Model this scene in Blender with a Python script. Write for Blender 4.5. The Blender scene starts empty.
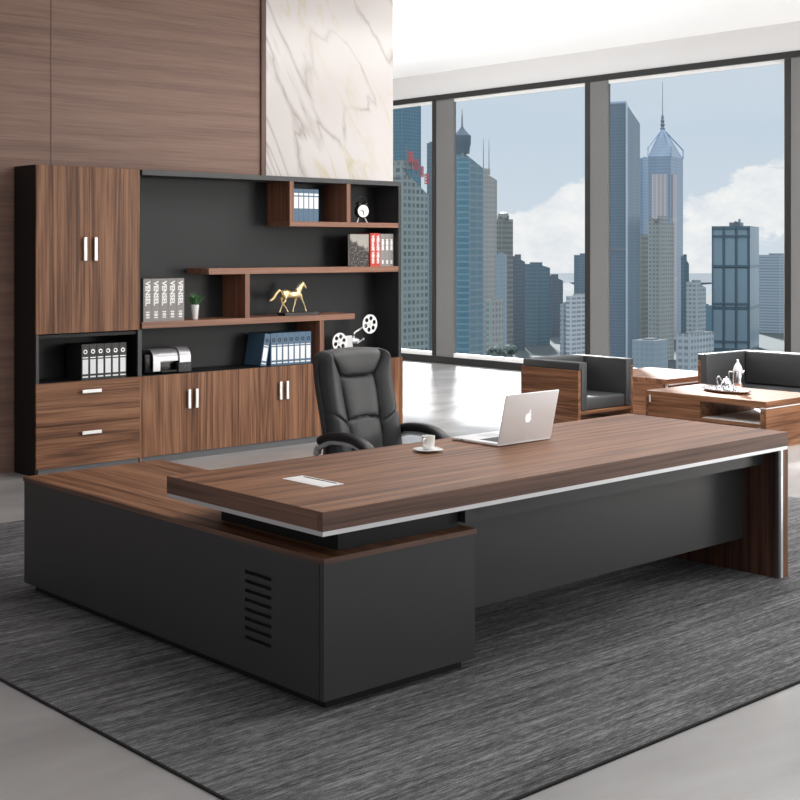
import bpy, bmesh, math, random
from mathutils import Vector, Matrix
random.seed(7)
S = bpy.context.scene
COL = S.collection
PI = math.pi

# ---------------------------------------------------------------- camera
f_px, HY, H = 1319.0, 249.0, 1.70
th = math.atan2(1445.0, 1319.0)
FW = Vector((math.cos(th), math.sin(th), 0)); RT = Vector((math.sin(th), -math.cos(th), 0))
cd = bpy.data.cameras.new('camera'); cam = bpy.data.objects.new('camera', cd); COL.objects.link(cam)
cam.location = (0, 0, H)
cam.rotation_euler = (PI/2, 0, th - PI/2)
cd.sensor_width = 36; cd.lens = f_px*36/800
cd.shift_y = -(400-HY)/800
cd.clip_end = 12000; cd.clip_start = 0.05
S.camera = cam
S.view_settings.view_transform = 'Standard'; S.view_settings.look = 'None'
S.view_settings.exposure = 0.0; S.view_settings.gamma = 1.0; S.view_settings.use_curve_mapping = False

# ---------------------------------------------------------------- node helpers
class N:
    def __init__(s, tree): s.t = tree
    def n(s, ty, inputs=None, **kw):
        nd = s.t.nodes.new(ty)
        for k, v in kw.items(): setattr(nd, k, v)
        for k, v in (inputs or {}).items():
            if hasattr(v, 'is_output') or isinstance(v, bpy.types.NodeSocket): s.t.links.new(v, nd.inputs[k])
            else: nd.inputs[k].default_value = v
        return nd
    def math(s, op, a, b=None, c=None, clamp=False):
        i = {0: a}
        if b is not None: i[1] = b
        if c is not None: i[2] = c
        return s.n('ShaderNodeMath', i, operation=op, use_clamp=clamp).outputs[0]
    def ramp(s, fac, stops, interp='LINEAR'):
        nd = s.n('ShaderNodeValToRGB', {0: fac}); cr = nd.color_ramp; cr.interpolation = interp
        while len(cr.elements) < len(stops): cr.elements.new(0.5)
        for e, (p, c) in zip(cr.elements, stops):
            e.position = p; e.color = (c[0], c[1], c[2], 1) if not isinstance(c, (int, float)) else (c, c, c, 1)
        return nd.outputs[0]
    def mix(s, fac, a, b, blend='MIX'):
        nd = s.n('ShaderNodeMix', data_type='RGBA', blend_type=blend)
        for i, v in ((0, fac), (6, a), (7, b)):
            if isinstance(v, bpy.types.NodeSocket): s.t.links.new(v, nd.inputs[i])
            elif i == 0: nd.inputs[0].default_value = v
            else: nd.inputs[i].default_value = (v[0], v[1], v[2], 1)
        return nd.outputs[2]
    def noise(s, vec, scale, detail=3, rough=.5, dist=0.0):
        return s.n('ShaderNodeTexNoise', {'Vector': vec, 'Scale': scale, 'Detail': detail, 'Roughness': rough, 'Distortion': dist}).outputs[0]
    def mapping(s, vec, scale=(1,1,1), rot=(0,0,0), loc=(0,0,0)):
        return s.n('ShaderNodeMapping', {'Vector': vec, 'Scale': scale, 'Rotation': rot, 'Location': loc}).outputs[0]

def srgb(r, g, b):
    f = lambda c: (c/255/12.92) if c/255 <= .04045 else ((c/255+.055)/1.055)**2.4
    return (f(r), f(g), f(b))

# ---------------------------------------------------------------- world: hazy blue sky with white cumulus
W = bpy.data.worlds.new('sky'); S.world = W; W.use_nodes = True
wt = N(W.node_tree); W.node_tree.nodes.clear()
gen = wt.n('ShaderNodeTexCoord').outputs['Generated']
sep = wt.n('ShaderNodeSeparateXYZ', {0: gen})
zz = sep.outputs[2]
skyc = wt.ramp(zz, [(0.0, srgb(214,223,231)), (0.09, srgb(201,214,227)), (0.2, srgb(214,222,230)), (0.6, srgb(205,212,222))])
cm = wt.mapping(gen, scale=(1, 1, 1.7), loc=(0.33, 0.1, 0.0))
n1 = wt.noise(cm, 15, 8, .58, .2)
n2 = wt.noise(wt.mapping(gen, scale=(1, 1, 1.5)), 45, 6, .6, .2)
dens = wt.math('ADD', n1, wt.math('MULTIPLY', n2, .22))
def cloud(px_, py_, r_, amp):
    d_ = (FW + RT*(px_-400)/f_px - Vector((0, 0, 1))*(py_-HY)/f_px).normalized()
    dist = wt.n('ShaderNodeVectorMath', {0: gen, 1: tuple(d_)}, operation='DISTANCE').outputs['Value']
    return wt.n('ShaderNodeMapRange', {0: dist, 1: 0.0, 2: r_/f_px, 3: amp, 4: 0.0}, interpolation_type='SMOOTHSTEP').outputs[0]
cum = wt.math('MULTIPLY', zz, -1.2)     # fewer clouds higher up
for q_ in ((575,225,85,.5),(540,250,62,.42),(600,190,45,.25),(505,240,40,.2),(740,205,80,.46),(700,225,50,.33),(800,190,60,.3),(690,265,60,.3),(560,285,60,.3),(880,215,90,.4),(350,220,100,.3),(1000,180,100,.3)):
    cum = wt.math('ADD', cum, cloud(*q_))
dens = wt.math('ADD', wt.math('MULTIPLY', dens, 1.25), cum)
cl = wt.ramp(dens, [(0.92, 0.0), (1.0, 1.0)])
shade = wt.ramp(n2, [(0.3, srgb(228,231,236)), (0.65, srgb(250,248,246))])
wisp = wt.ramp(wt.noise(wt.mapping(gen, scale=(1, 1, 3)), 4, 5, .6, .4), [(0.45, 0.0), (0.75, .10)])
c0 = wt.mix(wisp, skyc, srgb(235,236,240))
cfin = wt.mix(cl, c0, shade)
glow = wt.n('ShaderNodeMapRange', {0: zz, 1: 0.22, 2: 0.6, 3: 1.0, 4: 2.4}).outputs[0]   # the open sky overhead is brighter than near the horizon
bg = wt.n('ShaderNodeBackground', {'Color': cfin, 'Strength': glow})
wo = wt.n('ShaderNodeOutputWorld', {0: bg.outputs[0]})

# ---------------------------------------------------------------- sun and added fill lights
def area(name, loc, rot, sx, sy, power, color=(1, 1, 1)):
    l = bpy.data.lights.new(name, 'AREA'); l.shape = 'RECTANGLE'; l.size = sx; l.size_y = sy
    l.energy = power; l.color = color
    o = bpy.data.objects.new(name, l); COL.objects.link(o); o.location = loc; o.rotation_euler = rot
    return o
sl = bpy.data.lights.new('sun', 'SUN'); sl.energy = 9.5; sl.angle = .05; sl.color = (1, .98, .95)
sun = bpy.data.objects.new('sun', sl); COL.objects.link(sun); sun.location = (40, 44, 40)
el = math.radians(31)
sd = (FW + RT*.035).normalized()
sun.rotation_euler = Vector((-sd.x*math.cos(el), -sd.y*math.cos(el), -math.sin(el))).to_track_quat('-Z', 'Y').to_euler()
area('overhead_fill_desk', (5.6, 3.6, 4.25), (0, 0, 0), 4.5, 3.0, 115, (1, .98, .96))  # unseen fill added to light the desk area from above
area('overhead_fill_bookcase', (8.0, 6.4, 4.25), (0, 0, 0), 3.0, 1.2, 48, (1, .97, .94))  # added fill in front of the shelves, out of view
area('overhead_fill_lounge', (10.6, 5.6, 4.25), (0, 0, 0), 3.0, 3.5, 170, (1, .98, .96))  # added overhead fill for the sofas and the floor around them
area('overhead_fill_far', (6.5, 13.5, 4.25), (0, 0, 0), 3.0, 5.0, 150, (1, .99, .97))  # added fill behind the back wall, bounces off the floor
area('ceiling_fill_far', (7.9, 12.3, .5), (0, math.radians(160), 0), 2.4, 3.0, 620, (1, .99, .97))  # hidden behind the back wall, added to whiten the ceiling
area('fill_front', (5.5, -3.7, 2.2), (PI/2, 0, 0), 9.0, 3.4, 85, (.96, .98, 1))  # fill added on the camera side, before a wall without windows
area('fill_left', (-3.7, 2.5, 2.0), (0, -PI/2, 0), 3.0, 5.0, 75, (.97, .98, 1))  # fill added to lift the left-facing side of the desk
area('fill_right', (11.5, .2, 2.0), (PI/2, 0, 0), 3.0, 3.0, 330, (1, .96, .9))  # warm fill added to brighten the near face of the coffee table

# ---------------------------------------------------------------- materials
def pmat(name, col=(.5,.5,.5), rough=.5, metal=0.0, spec=.5, coat=0.0, **kw):
    m = bpy.data.materials.new(name); m.use_nodes = True
    t = N(m.node_tree); b = m.node_tree.nodes['Principled BSDF']
    b.inputs['Base Color'].default_value = (*col, 1); b.inputs['Roughness'].default_value = rough
    b.inputs['Metallic'].default_value = metal; b.inputs['Specular IOR Level'].default_value = spec
    b.inputs['Coat Weight'].default_value = coat
    for k, v in kw.items(): b.inputs[k].default_value = v
    return m, t, b
def noisy(name, col, rough=.5, metal=0.0, amp=.08, scale=8, bump=0.0, bscale=200, spec=.5):
    m, t, b = pmat(name, col, rough, metal, spec)
    oc = t.n('ShaderNodeTexCoord').outputs['Object']
    n = t.noise(oc, scale, 4)
    c = t.mix(n, [x*(1-amp) for x in col], [min(1, x*(1+amp)) for x in col])
    m.node_tree.links.new(c, b.inputs['Base Color'])
    if bump:
        bn = t.n('ShaderNodeBump', {'Strength': bump, 'Distance': .002, 'Height': t.noise(oc, bscale, 3)})
        m.node_tree.links.new(bn.outputs[0], b.inputs['Normal'])
    return m
def wood(name, axis, cd_, cm_, cl_, rough=.35, band=7.0, fine=60.0, spec=.4, rnd=True, knots=.35):
    m, t, b = pmat(name, cm_, rough, 0, spec)
    tc = t.n('ShaderNodeTexCoord').outputs['Object']
    if rnd:
        oi = t.n('ShaderNodeObjectInfo').outputs['Random']
        off = t.n('ShaderNodeCombineXYZ', {0: t.math('MULTIPLY', oi, 13.0), 1: t.math('MULTIPLY', oi, 29.0), 2: t.math('MULTIPLY', oi, 7.0)}).outputs[0]
        tc = t.n('ShaderNodeVectorMath', {0: tc, 1: off}, operation='ADD').outputs[0]
    s1 = [1, 1, 1]; s1['xyz'.index(axis)] = .07
    s2 = [1, 1, 1]; s2['xyz'.index(axis)] = .02
    v1 = t.mapping(tc, scale=s1); v2 = t.mapping(tc, scale=s2)
    n1_ = t.noise(v1, band, 3, .55, .6)
    # cathedral rings
    w = t.math('FRACT', t.math('MULTIPLY', t.noise(v1, band*.55, 1, .4, .3), 9.0))
    ring = t.math('MULTIPLY', t.math('ABSOLUTE', t.math('SUBTRACT', w, .5)), 2.0)
    n2_ = t.noise(v2, fine, 4, .65)
    n3_ = t.noise(v2, band*2.6, 2, .5)
    n4_ = t.noise(t.mapping(tc, scale=[.012 if k_ == 'xyz'.index(axis) else 1 for k_ in range(3)]), fine*3.2, 3, .6)
    tone = t.math('ADD', t.math('MULTIPLY', n1_, .22), t.math('MULTIPLY', n2_, .42))
    tone = t.math('ADD', tone, t.math('MULTIPLY', n3_, .24)); tone = t.math('ADD', tone, t.math('MULTIPLY', n4_, .30))
    tone = t.math('ADD', tone, t.math('MULTIPLY', t.math('SUBTRACT', ring, .5), .22*knots))
    c = t.ramp(tone, [(0.49, cd_), (0.59, cm_), (0.71, cl_)])
    m.node_tree.links.new(c, b.inputs['Base Color'])
    bn = t.n('ShaderNodeBump', {'Strength': .08, 'Distance': .001, 'Height': n2_})
    m.node_tree.links.new(bn.outputs[0], b.inputs['Normal'])
    return m
WD, WM, WL = srgb(82,53,38), srgb(124,85,61), srgb(156,114,86)
M = {}
for ax in 'xyz': M['walnut_'+ax] = wood('walnut_'+ax, ax, WD, WM, WL, .42, spec=.22)
M['edge_x'] = wood('walnut_edge_x', 'x', srgb(76,54,46), srgb(104,77,66), srgb(130,98,84), .5, fine=40, knots=.1)
M['edge_y'] = wood('walnut_edge_y', 'y', srgb(76,54,46), srgb(104,77,66), srgb(130,98,84), .5, fine=40, knots=.1)
M['shelf'] = wood('walnut_shelf', 'x', srgb(110,76,60), srgb(140,98,78), srgb(160,116,94), .45, fine=40, knots=.1)
M['shelf_z'] = wood('walnut_divider', 'z', srgb(92,58,44), srgb(128,86,66), srgb(150,106,84), .45, fine=40, knots=.1)
M['dark'] = noisy('charcoal_laminate', srgb(56,56,58), .42, amp=.05, scale=3, spec=.4)
M['black'] = noisy('black_laminate', srgb(24,24,26), .5, amp=.05, scale=3, spec=.3)
M['back'] = noisy('bookcase_back', srgb(38,39,41), .5, amp=.05, scale=3, spec=.3)
M['kick'] = noisy('grey_kick', srgb(88,89,92), .5, amp=.03, scale=3)
M['grey_edge'] = noisy('grey_edge', srgb(60,61,63), .5, amp=.03, scale=3)
M['slot'] = noisy('slot_black', (.003,.003,.003), .8, amp=.02)
M['silver'] = noisy('brushed_silver', srgb(215,215,218), .3, .6, amp=.03)
M['chrome'] = noisy('chrome', srgb(225,225,228), .12, 1.0, amp=.02)
M['handle'] = noisy('handle_metal', srgb(235,235,235), .35, .3, amp=.02)
M['white'] = noisy('white_plastic', srgb(238,238,238), .35, amp=.02)
M['porcelain'] = noisy('porcelain', srgb(245,245,243), .15, amp=.01)
M['label'] = noisy('paper_label', srgb(240,243,246), .6, amp=.02)
M['blue'] = noisy('blue_binder', srgb(74,104,130), .45, amp=.06)
M['bluedark'] = noisy('blue_binder_cover', srgb(34,52,70), .5, amp=.06)
M['binderblack'] = noisy('black_binder', srgb(44,44,46), .5, amp=.05)
M['greybook'] = noisy('grey_book', srgb(140,136,134), .5, amp=.06, scale=30)
M['red'] = noisy('red_book', srgb(200,62,48), .5, amp=.06)
M['leather'] = noisy('dark_leather', srgb(55,56,58), .48, amp=.08, scale=12, bump=.25, bscale=260, spec=.5)
M['leather_black'] = noisy('black_leather', srgb(30,30,32), .4, amp=.08, scale=12, bump=.2, bscale=260)
M['gold'] = noisy('gold', srgb(240,214,160), .3, .75, amp=.06, scale=30)
M['alu'] = noisy('aluminium', srgb(240,240,242), .45, .1, amp=.02)
M['screen'] = noisy('screen_glass', (.01,.01,.012), .08, amp=.02)
M['keys'] = noisy('keyboard', srgb(30,30,32), .5, amp=.05)
M['green'] = noisy('leaf_green', srgb(92,140,92), .5, amp=.35, scale=60)
M['frame'] = noisy('window_frame_black', srgb(8,8,9), .45, amp=.03)
M['pillar'] = noisy('pillar_grey', srgb(108,108,108), .6, amp=.03, scale=1.5)
M['ceiling'] = noisy('ceiling_white', srgb(250,250,250), .8, amp=.01, scale=1)
M['bulkhead'] = noisy('bulkhead_white', srgb(214,214,215), .8, amp=.01, scale=1)
M['plain'] = noisy('plaster', srgb(215,213,210), .8, amp=.02, scale=1)
M['arm_metal'] = noisy('arm_metal', srgb(205,205,207), .3, .3, amp=.02)
M['printer'] = noisy('printer_silver', srgb(165,165,168), .3, .5, amp=.02)
M['gloss_black'] = noisy('gloss_black', srgb(14,14,15), .2, amp=.02)

# wood wall: horizontal grain, muted brown
M['wallwood'] = wood('wall_wood', 'x', srgb(116,90,79), srgb(132,104,92), srgb(144,116,103), .5, band=3.6, fine=75, spec=.3, rnd=False, knots=.35)
# marble
m, t, b = pmat('marble', (.9,.88,.86), .18)
oc = t.n('ShaderNodeTexCoord').outputs['Object']
rc_ = t.mapping(oc, rot=(0, math.radians(27), 0)); mv = t.mapping(rc_, scale=(2.4, 1, .55))
na = t.noise(mv, .8, 5, .5, .5); nb = t.noise(t.mapping(rc_, scale=(1,1,.6), loc=(3,1,5)), 1.3, 3)
va = t.math('ABSOLUTE', t.math('SUBTRACT', na, .5))
vein = t.ramp(va, [(0.0, 1.0), (0.008, .5), (0.03, 0.0)])
msk = t.ramp(nb, [(0.42, 0.0), (0.58, 1.0)])
vein = t.math('MULTIPLY', vein, msk)
nc = t.noise(t.mapping(rc_, scale=(3.2, 1, .6), loc=(7,0,2)), 1.4, 4, .5, .5)
v2 = t.math('MULTIPLY', t.ramp(t.math('ABSOLUTE', t.math('SUBTRACT', nc, .52)), [(0.0, 1.0), (0.012, .5), (0.04, 0.0)]), t.ramp(nb, [(.35, 1.0), (.55, 0.0)]))
c = t.mix(t.noise(oc, .9, 3), srgb(204,197,195), srgb(226,221,219))
c = t.mix(t.math('MULTIPLY', vein, .6), c, srgb(138,128,116))
c = t.mix(t.math('MULTIPLY', v2, .75), c, srgb(196,182,128))
m.node_tree.links.new(c, b.inputs['Base Color']); M['marble'] = m
# floor: polished light grey stone
m, t, b = pmat('polished_floor', (.5,.5,.5), .16, 0, .3)
oc = t.n('ShaderNodeTexCoord').outputs['Object']
nf = t.noise(t.mapping(oc, scale=(.6, 1.4, 1)), 1.1, 6, .6, .3)
c = t.ramp(nf, [(0.3, srgb(154,153,153)), (0.7, srgb(178,177,177))])
m.node_tree.links.new(c, b.inputs['Base Color'])
m.node_tree.links.new(t.ramp(nf, [(0.3, .16), (0.7, .26)]), b.inputs['Roughness']); M['floor'] = m
# carpet: charcoal with streaks along x
m, t, b = pmat('carpet', (.1,.1,.1), .95, 0, .1)
oc = t.n('ShaderNodeTexCoord').outputs['Object']
s1 = t.noise(t.mapping(oc, scale=(.045, 1, 1)), 52, 5, .75, .1)
s2 = t.noise(t.mapping(oc, scale=(.16, 1, 1)), 130, 3, .7)
s3 = t.noise(oc, 210, 2, .6)
s4 = t.noise(t.mapping(oc, scale=(.3, 1, 1)), 1.6, 3)
tt = t.math('ADD', t.math('MULTIPLY', s1, .52), t.math('MULTIPLY', s2, .36))
tt = t.math('ADD', tt, t.math('MULTIPLY', s3, .22)); tt = t.math('ADD', tt, t.math('MULTIPLY', s4, .12))
c = t.ramp(tt, [(0.46, srgb(38,38,40)), (0.60, srgb(92,92,94)), (0.78, srgb(158,158,160))])
m.node_tree.links.new(c, b.inputs['Base Color'])
bn = t.n('ShaderNodeBump', {'Strength': .5, 'Distance': .004, 'Height': tt}); m.node_tree.links.new(bn.outputs[0], b.inputs['Normal'])
M['carpet'] = m
M['carpet_edge'] = noisy('carpet_binding', srgb(22,22,23), .9, amp=.1)
# window glass: thin architectural pane
m = bpy.data.materials.new('window_glass'); m.use_nodes = True; t = N(m.node_tree); m.node_tree.nodes.clear()
fr = t.n('ShaderNodeFresnel', {'IOR': 1.06}).outputs[0]
tr = t.n('ShaderNodeBsdfTransparent', {'Color': (.97,.985,.99,1)}); gl = t.n('ShaderNodeBsdfGlossy', {'Color': (1,1,1,1), 'Roughness': .02})
mx = t.n('ShaderNodeMixShader', {0: fr, 1: tr.outputs[0], 2: gl.outputs[0]})
t.n('ShaderNodeOutputMaterial', {0: mx.outputs[0]}); M['glass'] = m
# photo cover of the book
m, t, b = pmat('book_cover', (.5,.5,.5), .35)
oc = t.n('ShaderNodeTexCoord').outputs['Object']
sx = t.n('ShaderNodeSeparateXYZ', {0: oc})
d = t.math('ADD', sx.outputs[2], t.math('MULTIPLY', sx.outputs[0], .45))
d = t.math('ADD', d, t.math('MULTIPLY', t.noise(oc, 18, 3), .12))
c = t.ramp(d, [(0.24, srgb(40,36,36)), (0.27, srgb(168,164,156))])
sp = t.ramp(t.noise(oc, 60, 3), [(.5, srgb(30,27,27)), (.62, srgb(120,108,104))])
c = t.mix(t.ramp(d, [(0.24, 1.0), (0.27, 0.0)]), c, sp)
m.node_tree.links.new(c, b.inputs['Base Color']); M['cover'] = m

# ---------------------------------------------------------------- object helpers
def box(bm, x0, x1, y0, y1, z0, z1, bev=0.0, seg=2):
    vs = [bm.verts.new(p) for p in ((x0,y0,z0),(x1,y0,z0),(x1,y1,z0),(x0,y1,z0),(x0,y0,z1),(x1,y0,z1),(x1,y1,z1),(x0,y1,z1))]
    fs = [bm.faces.new([vs[i] for i in q]) for q in ((3,2,1,0),(4,5,6,7),(0,1,5,4),(1,2,6,5),(2,3,7,6),(3,0,4,7))]
    if bev:
        es = list({e for f_ in fs for e in f_.edges})
        bmesh.ops.bevel(bm, geom=es, offset=bev, segments=seg, affect='EDGES', profile=.5)
    return bm
def B(*a, bev=0.0, seg=2): return box(bmesh.new(), *a, bev=bev, seg=seg)
def cyl(bm, c, r, h, axis='z', n=24, r2=None):
    q = {'z': Matrix(), 'x': Matrix.Rotation(PI/2, 4, 'Y'), 'y': Matrix.Rotation(-PI/2, 4, 'X')}[axis]
    bmesh.ops.create_cone(bm, cap_ends=True, segments=n, radius1=r, radius2=r if r2 is None else r2, depth=h, matrix=Matrix.Translation(c) @ q)
    return bm
def lathe(bm, prof, c=(0,0,0), n=32, axis='z', sc=(1,1)):
    rings = []
    for r, z in prof:
        ring = []
        for i in range(n):
            a = 2*PI*i/n; p = (r*math.cos(a)*sc[0], r*math.sin(a)*sc[1], z)
            if axis == 'y': p = (p[0], -p[2], p[1])
            ring.append(bm.verts.new((p[0]+c[0], p[1]+c[1], p[2]+c[2])))
        rings.append(ring)
    for a, b_ in zip(rings, rings[1:]):
        for i in range(n): bm.faces.new((a[i], a[(i+1) % n], b_[(i+1) % n], b_[i]))
    bm.faces.new(rings[0][::-1]); bm.faces.new(rings[-1])
    return bm
def tube(bm, pts, radii, n=12, flat=(1,1), up=Vector((0,0,1)), power=2.0):
    """sweep a (super)elliptical section along pts; radii scalar or list of (rw, rh)"""
    pts = [Vector(p) for p in pts]
    if isinstance(radii, (int, float)): radii = [radii]*len(pts)
    rings = []
    for k, p in enumerate(pts):
        d = (pts[min(k+1, len(pts)-1)] - pts[max(k-1, 0)]).normalized()
        u = up - d*up.dot(d)
        if u.length < 1e-3: u = Vector((1,0,0)) - d*d.x
        u.normalize(); s_ = d.cross(u)
        r = radii[k]; rw, rh = (r, r) if isinstance(r, (int, float)) else r
        ring = []
        for i in range(n):
            a = 2*PI*i/n; ca, sa = math.cos(a), math.sin(a)
            ca = math.copysign(abs(ca)**(2/power), ca); sa = math.copysign(abs(sa)**(2/power), sa)
            ring.append(bm.verts.new(p + s_*ca*rw*flat[0] + u*sa*rh*flat[1]))
        rings.append(ring)
    for a, b_ in zip(rings, rings[1:]):
        for i in range(n): bm.faces.new((a[i], a[(i+1) % n], b_[(i+1) % n], b_[i]))
    bm.faces.new(rings[0][::-1]); bm.faces.new(rings[-1])
    return bm
def smooth_path(pts, n=6):
    pts = [Vector(p) for p in pts]; out = []
    for i in range(len(pts)-1):
        p0 = pts[max(i-1, 0)]; p1 = pts[i]; p2 = pts[i+1]; p3 = pts[min(i+2, len(pts)-1)]
        for j in range(n):
            s_ = j/n
            out.append(.5*((2*p1) + (p2-p0)*s_ + (2*p0-5*p1+4*p2-p3)*s_*s_ + (3*p1-p0-3*p2+p3)*s_**3))
    out.append(pts[-1]); return out
def plate(loops, thick, plane='xz', n=None):
    """extruded flat shape, loops = outline then holes, thickness along the third axis"""
    cu = bpy.data.curves.new('tmp', 'CURVE'); cu.dimensions = '2D'; cu.fill_mode = 'BOTH'; cu.extrude = thick/2
    for lp in loops:
        sp_ = cu.splines.new('POLY'); sp_.points.add(len(lp)-1); sp_.use_cyclic_u = True
        for p_, q in zip(sp_.points, lp): p_.co = (q[0], q[1], 0, 1)
    return curve_bm(cu, plane)
def curve_bm(cu, plane='xz'):
    o = bpy.data.objects.new('tmp', cu); COL.objects.link(o)
    dg = bpy.context.evaluated_depsgraph_get(); me = bpy.data.meshes.new_from_object(o.evaluated_get(dg))
    bm = bmesh.new(); bm.from_mesh(me)
    if plane == 'xz': bm.transform(Matrix.Rotation(PI/2, 4, 'X'))
    bpy.data.objects.remove(o); bpy.data.curves.remove(cu); bpy.data.meshes.remove(me)
    return bm
def text_bm(s_, size, thick=.0006, plane='xz', rot=0.0, bold=0.0, sx=1.0):
    cu = bpy.data.curves.new('tmp', 'FONT'); cu.body = s_; cu.size = size; cu.extrude = thick/2; cu.offset = bold
    cu.align_x = 'CENTER'; cu.align_y = 'CENTER'; cu.resolution_u = 2
    bm = curve_bm(cu, None)
    bm.transform(Matrix.Rotation(rot, 4, 'Z') @ Matrix.Diagonal((sx, 1, 1, 1)))
    if plane == 'xz': bm.transform(Matrix.Rotation(PI/2, 4, 'X'))
    return bm
def circ(cx, cy, r, n=24): return [(cx+r*math.cos(2*PI*i/n), cy+r*math.sin(2*PI*i/n)) for i in range(n)]
ROOT = {}
def obj(name, bm, mat, parent=None, world=False, smooth=False, move=None):
    if move is not None: bm.transform(Matrix.Translation(move))
    if world and parent is not None:
        r = parent
        while r.parent: r = r.parent
        mw = Matrix.Translation(r.location) @ r.rotation_euler.to_matrix().to_4x4()
        bm.transform(mw.inverted())
    bmesh.ops.recalc_face_normals(bm, faces=bm.faces)
    me = bpy.data.meshes.new(name); bm.to_mesh(me); bm.free()
    for mm in (mat if isinstance(mat, (list, tuple)) else [mat]): me.materials.append(M[mm] if isinstance(mm, str) else mm)
    o = bpy.data.objects.new(name, me); COL.objects.link(o)
    if parent: o.parent = parent
    if smooth:
        for p in me.polygons: p.use_smooth = True
        try: me.set_sharp_from_angle(angle=math.radians(40))
        except Exception: pass
    return o
def tag(o, label, cat, group=None, kind=None):
    if label: o['label'] = label
    if cat: o['category'] = cat
    if group: o['group'] = group
    if kind: o['kind'] = kind
    return o
def thing(name, label, cat, loc=(0,0,0), rz=0, group=None):
    o = bpy.data.objects.new(name, None); COL.objects.link(o); o.location = loc; o.rotation_euler = (0, 0, rz)
    o.empty_display_size = .05
    return tag(o, label, cat, group)
def single(name, bm, mat, loc, label, cat, group=None, smooth=False):
    """one-mesh thing, geometry given in world coordinates, origin moved to loc"""
    bm.transform(Matrix.Translation(-Vector(loc)))
    o = obj(name, bm, mat, smooth=smooth); o.location = loc
    return tag(o, label, cat, group)
def struct(name, bm, mat, label=None, smooth=False):
    o = obj(name, bm, mat, smooth=smooth); o['kind'] = 'structure'
    if label: o['label'] = label
    return o
def copy_tree(o, parent=None):
    c_ = o.copy(); COL.objects.link(c_)
    if parent: c_.parent = parent
    for ch in list(o.children): copy_tree(ch, c_)
    return c_

# ================================================================= ROOM
XW = 13.664
struct('floor', B(-4, XW+.4, -4, 18.2, -.2, 0), 'floor', 'polished light grey stone floor')
struct('ceiling', B(-4, XW+.4, -4, 18.2, 4.33, 4.5), 'ceiling', 'white ceiling')
struct('wall_back', B(-4, 6.93, 9.42, 9.7, 0, 4.33), 'wallwood', 'brown wood panelled wall with horizontal grain')
struct('trim_1', box(B(6.93, 6.98, 9.40, 9.7, 0, 4.33), 4.914, 4.922, 9.417, 9.42, 0, 4.33), wood('wall_trim', 'z', srgb(88,64,56), srgb(104,78,68), srgb(120,92,82), .5), 'brown vertical trim between wood wall and marble')
struct('trim_2', B(6.98, 8.494, 9.405, 9.7, 0, 4.33), 'marble', 'white marble wall slab with grey and gold veins')
struct('wall_rear', B(-4, XW+.4, 18.0, 18.2, 0, 4.33), 'plain')
struct('wall_left', B(-4.2, -4, -4, 18.2, 0, 4.33), 'plain')
struct('wall_front', B(-4.2, XW+.4, -4.2, -4, 0, 4.33), 'plain')
struct('wall_right', B(XW, XW+.2, -4, 18.2, 3.99, 4.33), 'bulkhead', 'white bulkhead above the windows')
struct('trim_3', B(XW-.02, XW+.06, -4, 18, 3.915, 3.992, bev=.004), 'frame', 'black window header')
struct('trim_4', B(XW-.02, XW+.06, -4, 18, 0.0, .105, bev=.004), 'frame', 'black window base rail')
pill = [(16.70, 17.06), (13.81, 14.17), (10.935, 11.23), (7.95, 8.245), (5.03, 5.36), (2.12, 2.45), (-.79, -.46), (-3.7, -3.37)][::-1]
for i, (pa, pb_) in enumerate(pill):
    struct('trim_%d' % (5+i), B(XW, XW+.06, pa, pb_, .105, 3.915), 'pillar', 'grey window pillar')
for i in range(len(pill)-1):
    ya, yb = pill[i][1], pill[i+1][0]
    w = struct('window_%d' % (i+1), B(XW-.01, XW+.05, ya, ya+.08, .105, 3.915, bev=.003), 'frame')
    w['label'] = 'tall window with a black side frame'
    bm = B(XW+.01, XW+.06, ya+.08, yb, .105, .165); obj('window_sill', bm, 'white', w)
    obj('head_strip', B(XW+.02, XW+.06, ya+.08, yb, 3.87, 3.915), 'white', w)
    obj('side_strip', B(XW+.02, XW+.05, ya+.08, ya+.10, .165, 3.87), 'white', w)
    obj('glass_pane', B(XW+.035, XW+.043, ya+.10, yb, .165, 3.87), 'glass', w)

# rug
r = thing('rug', 'large charcoal rug with fine streaks lying under the desk', 'rug', (5.19, 5.2, 0))
obj('rug_pile', B(2.345, 8.035, 2.765, 7.655, .0, .010), 'carpet', r, world=True)
bm = bmesh.new()
for q in ((2.335,8.045,2.757,2.7645),(2.335,8.045,7.6555,7.663),(2.337,2.3445,2.757,7.663),(8.0355,8.043,2.757,7.663)): box(bm, *q, 0, .009)
obj('binding', bm, 'carpet_edge', r, world=True)

# ================================================================= DESK
ZR = .010
dk = thing('executive_desk', 'long walnut executive desk top with silver trim and charcoal modesty panel', 'desk', (4.53, 4.2, ZR))
X0, X1, Y0, Y1 = 2.985, 6.075, 3.682, 4.71
bm = B(X0+.001, X1-.001, Y0+.001, Y1-.001, .7535, .755)
obj('desktop', bm, 'walnut_x', dk, world=True)
bm = B(X0, X1, Y0, Y0+.03, .684, .7535); box(bm, X0+.03, X1-.03, Y1-.03, Y1, .684, .7535)
obj('front_edge', bm, 'edge_x', dk, world=True)
bm = B(X0, X0+.03, Y0+.03, Y1, .684, .7535); box(bm, X1-.03, X1, Y0+.03, Y1, .684, .7535)
box(bm, X0+.03, X1-.03, Y0+.03, Y1-.03, .69, .7535)
obj('side_edge', bm, 'edge_y', dk, world=True)
bm = B(X0+.002, X1-.085, Y0+.002, Y0+.02, .666, .684); box(bm, X0+.002, X0+.02, Y0+.02, Y1-.002, .666, .684)
box(bm, X1-.085, X1-.002, Y0+.002, Y0+.02, .666, .684)
obj('silver_trim', bm, 'silver', dk, world=True)
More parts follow.
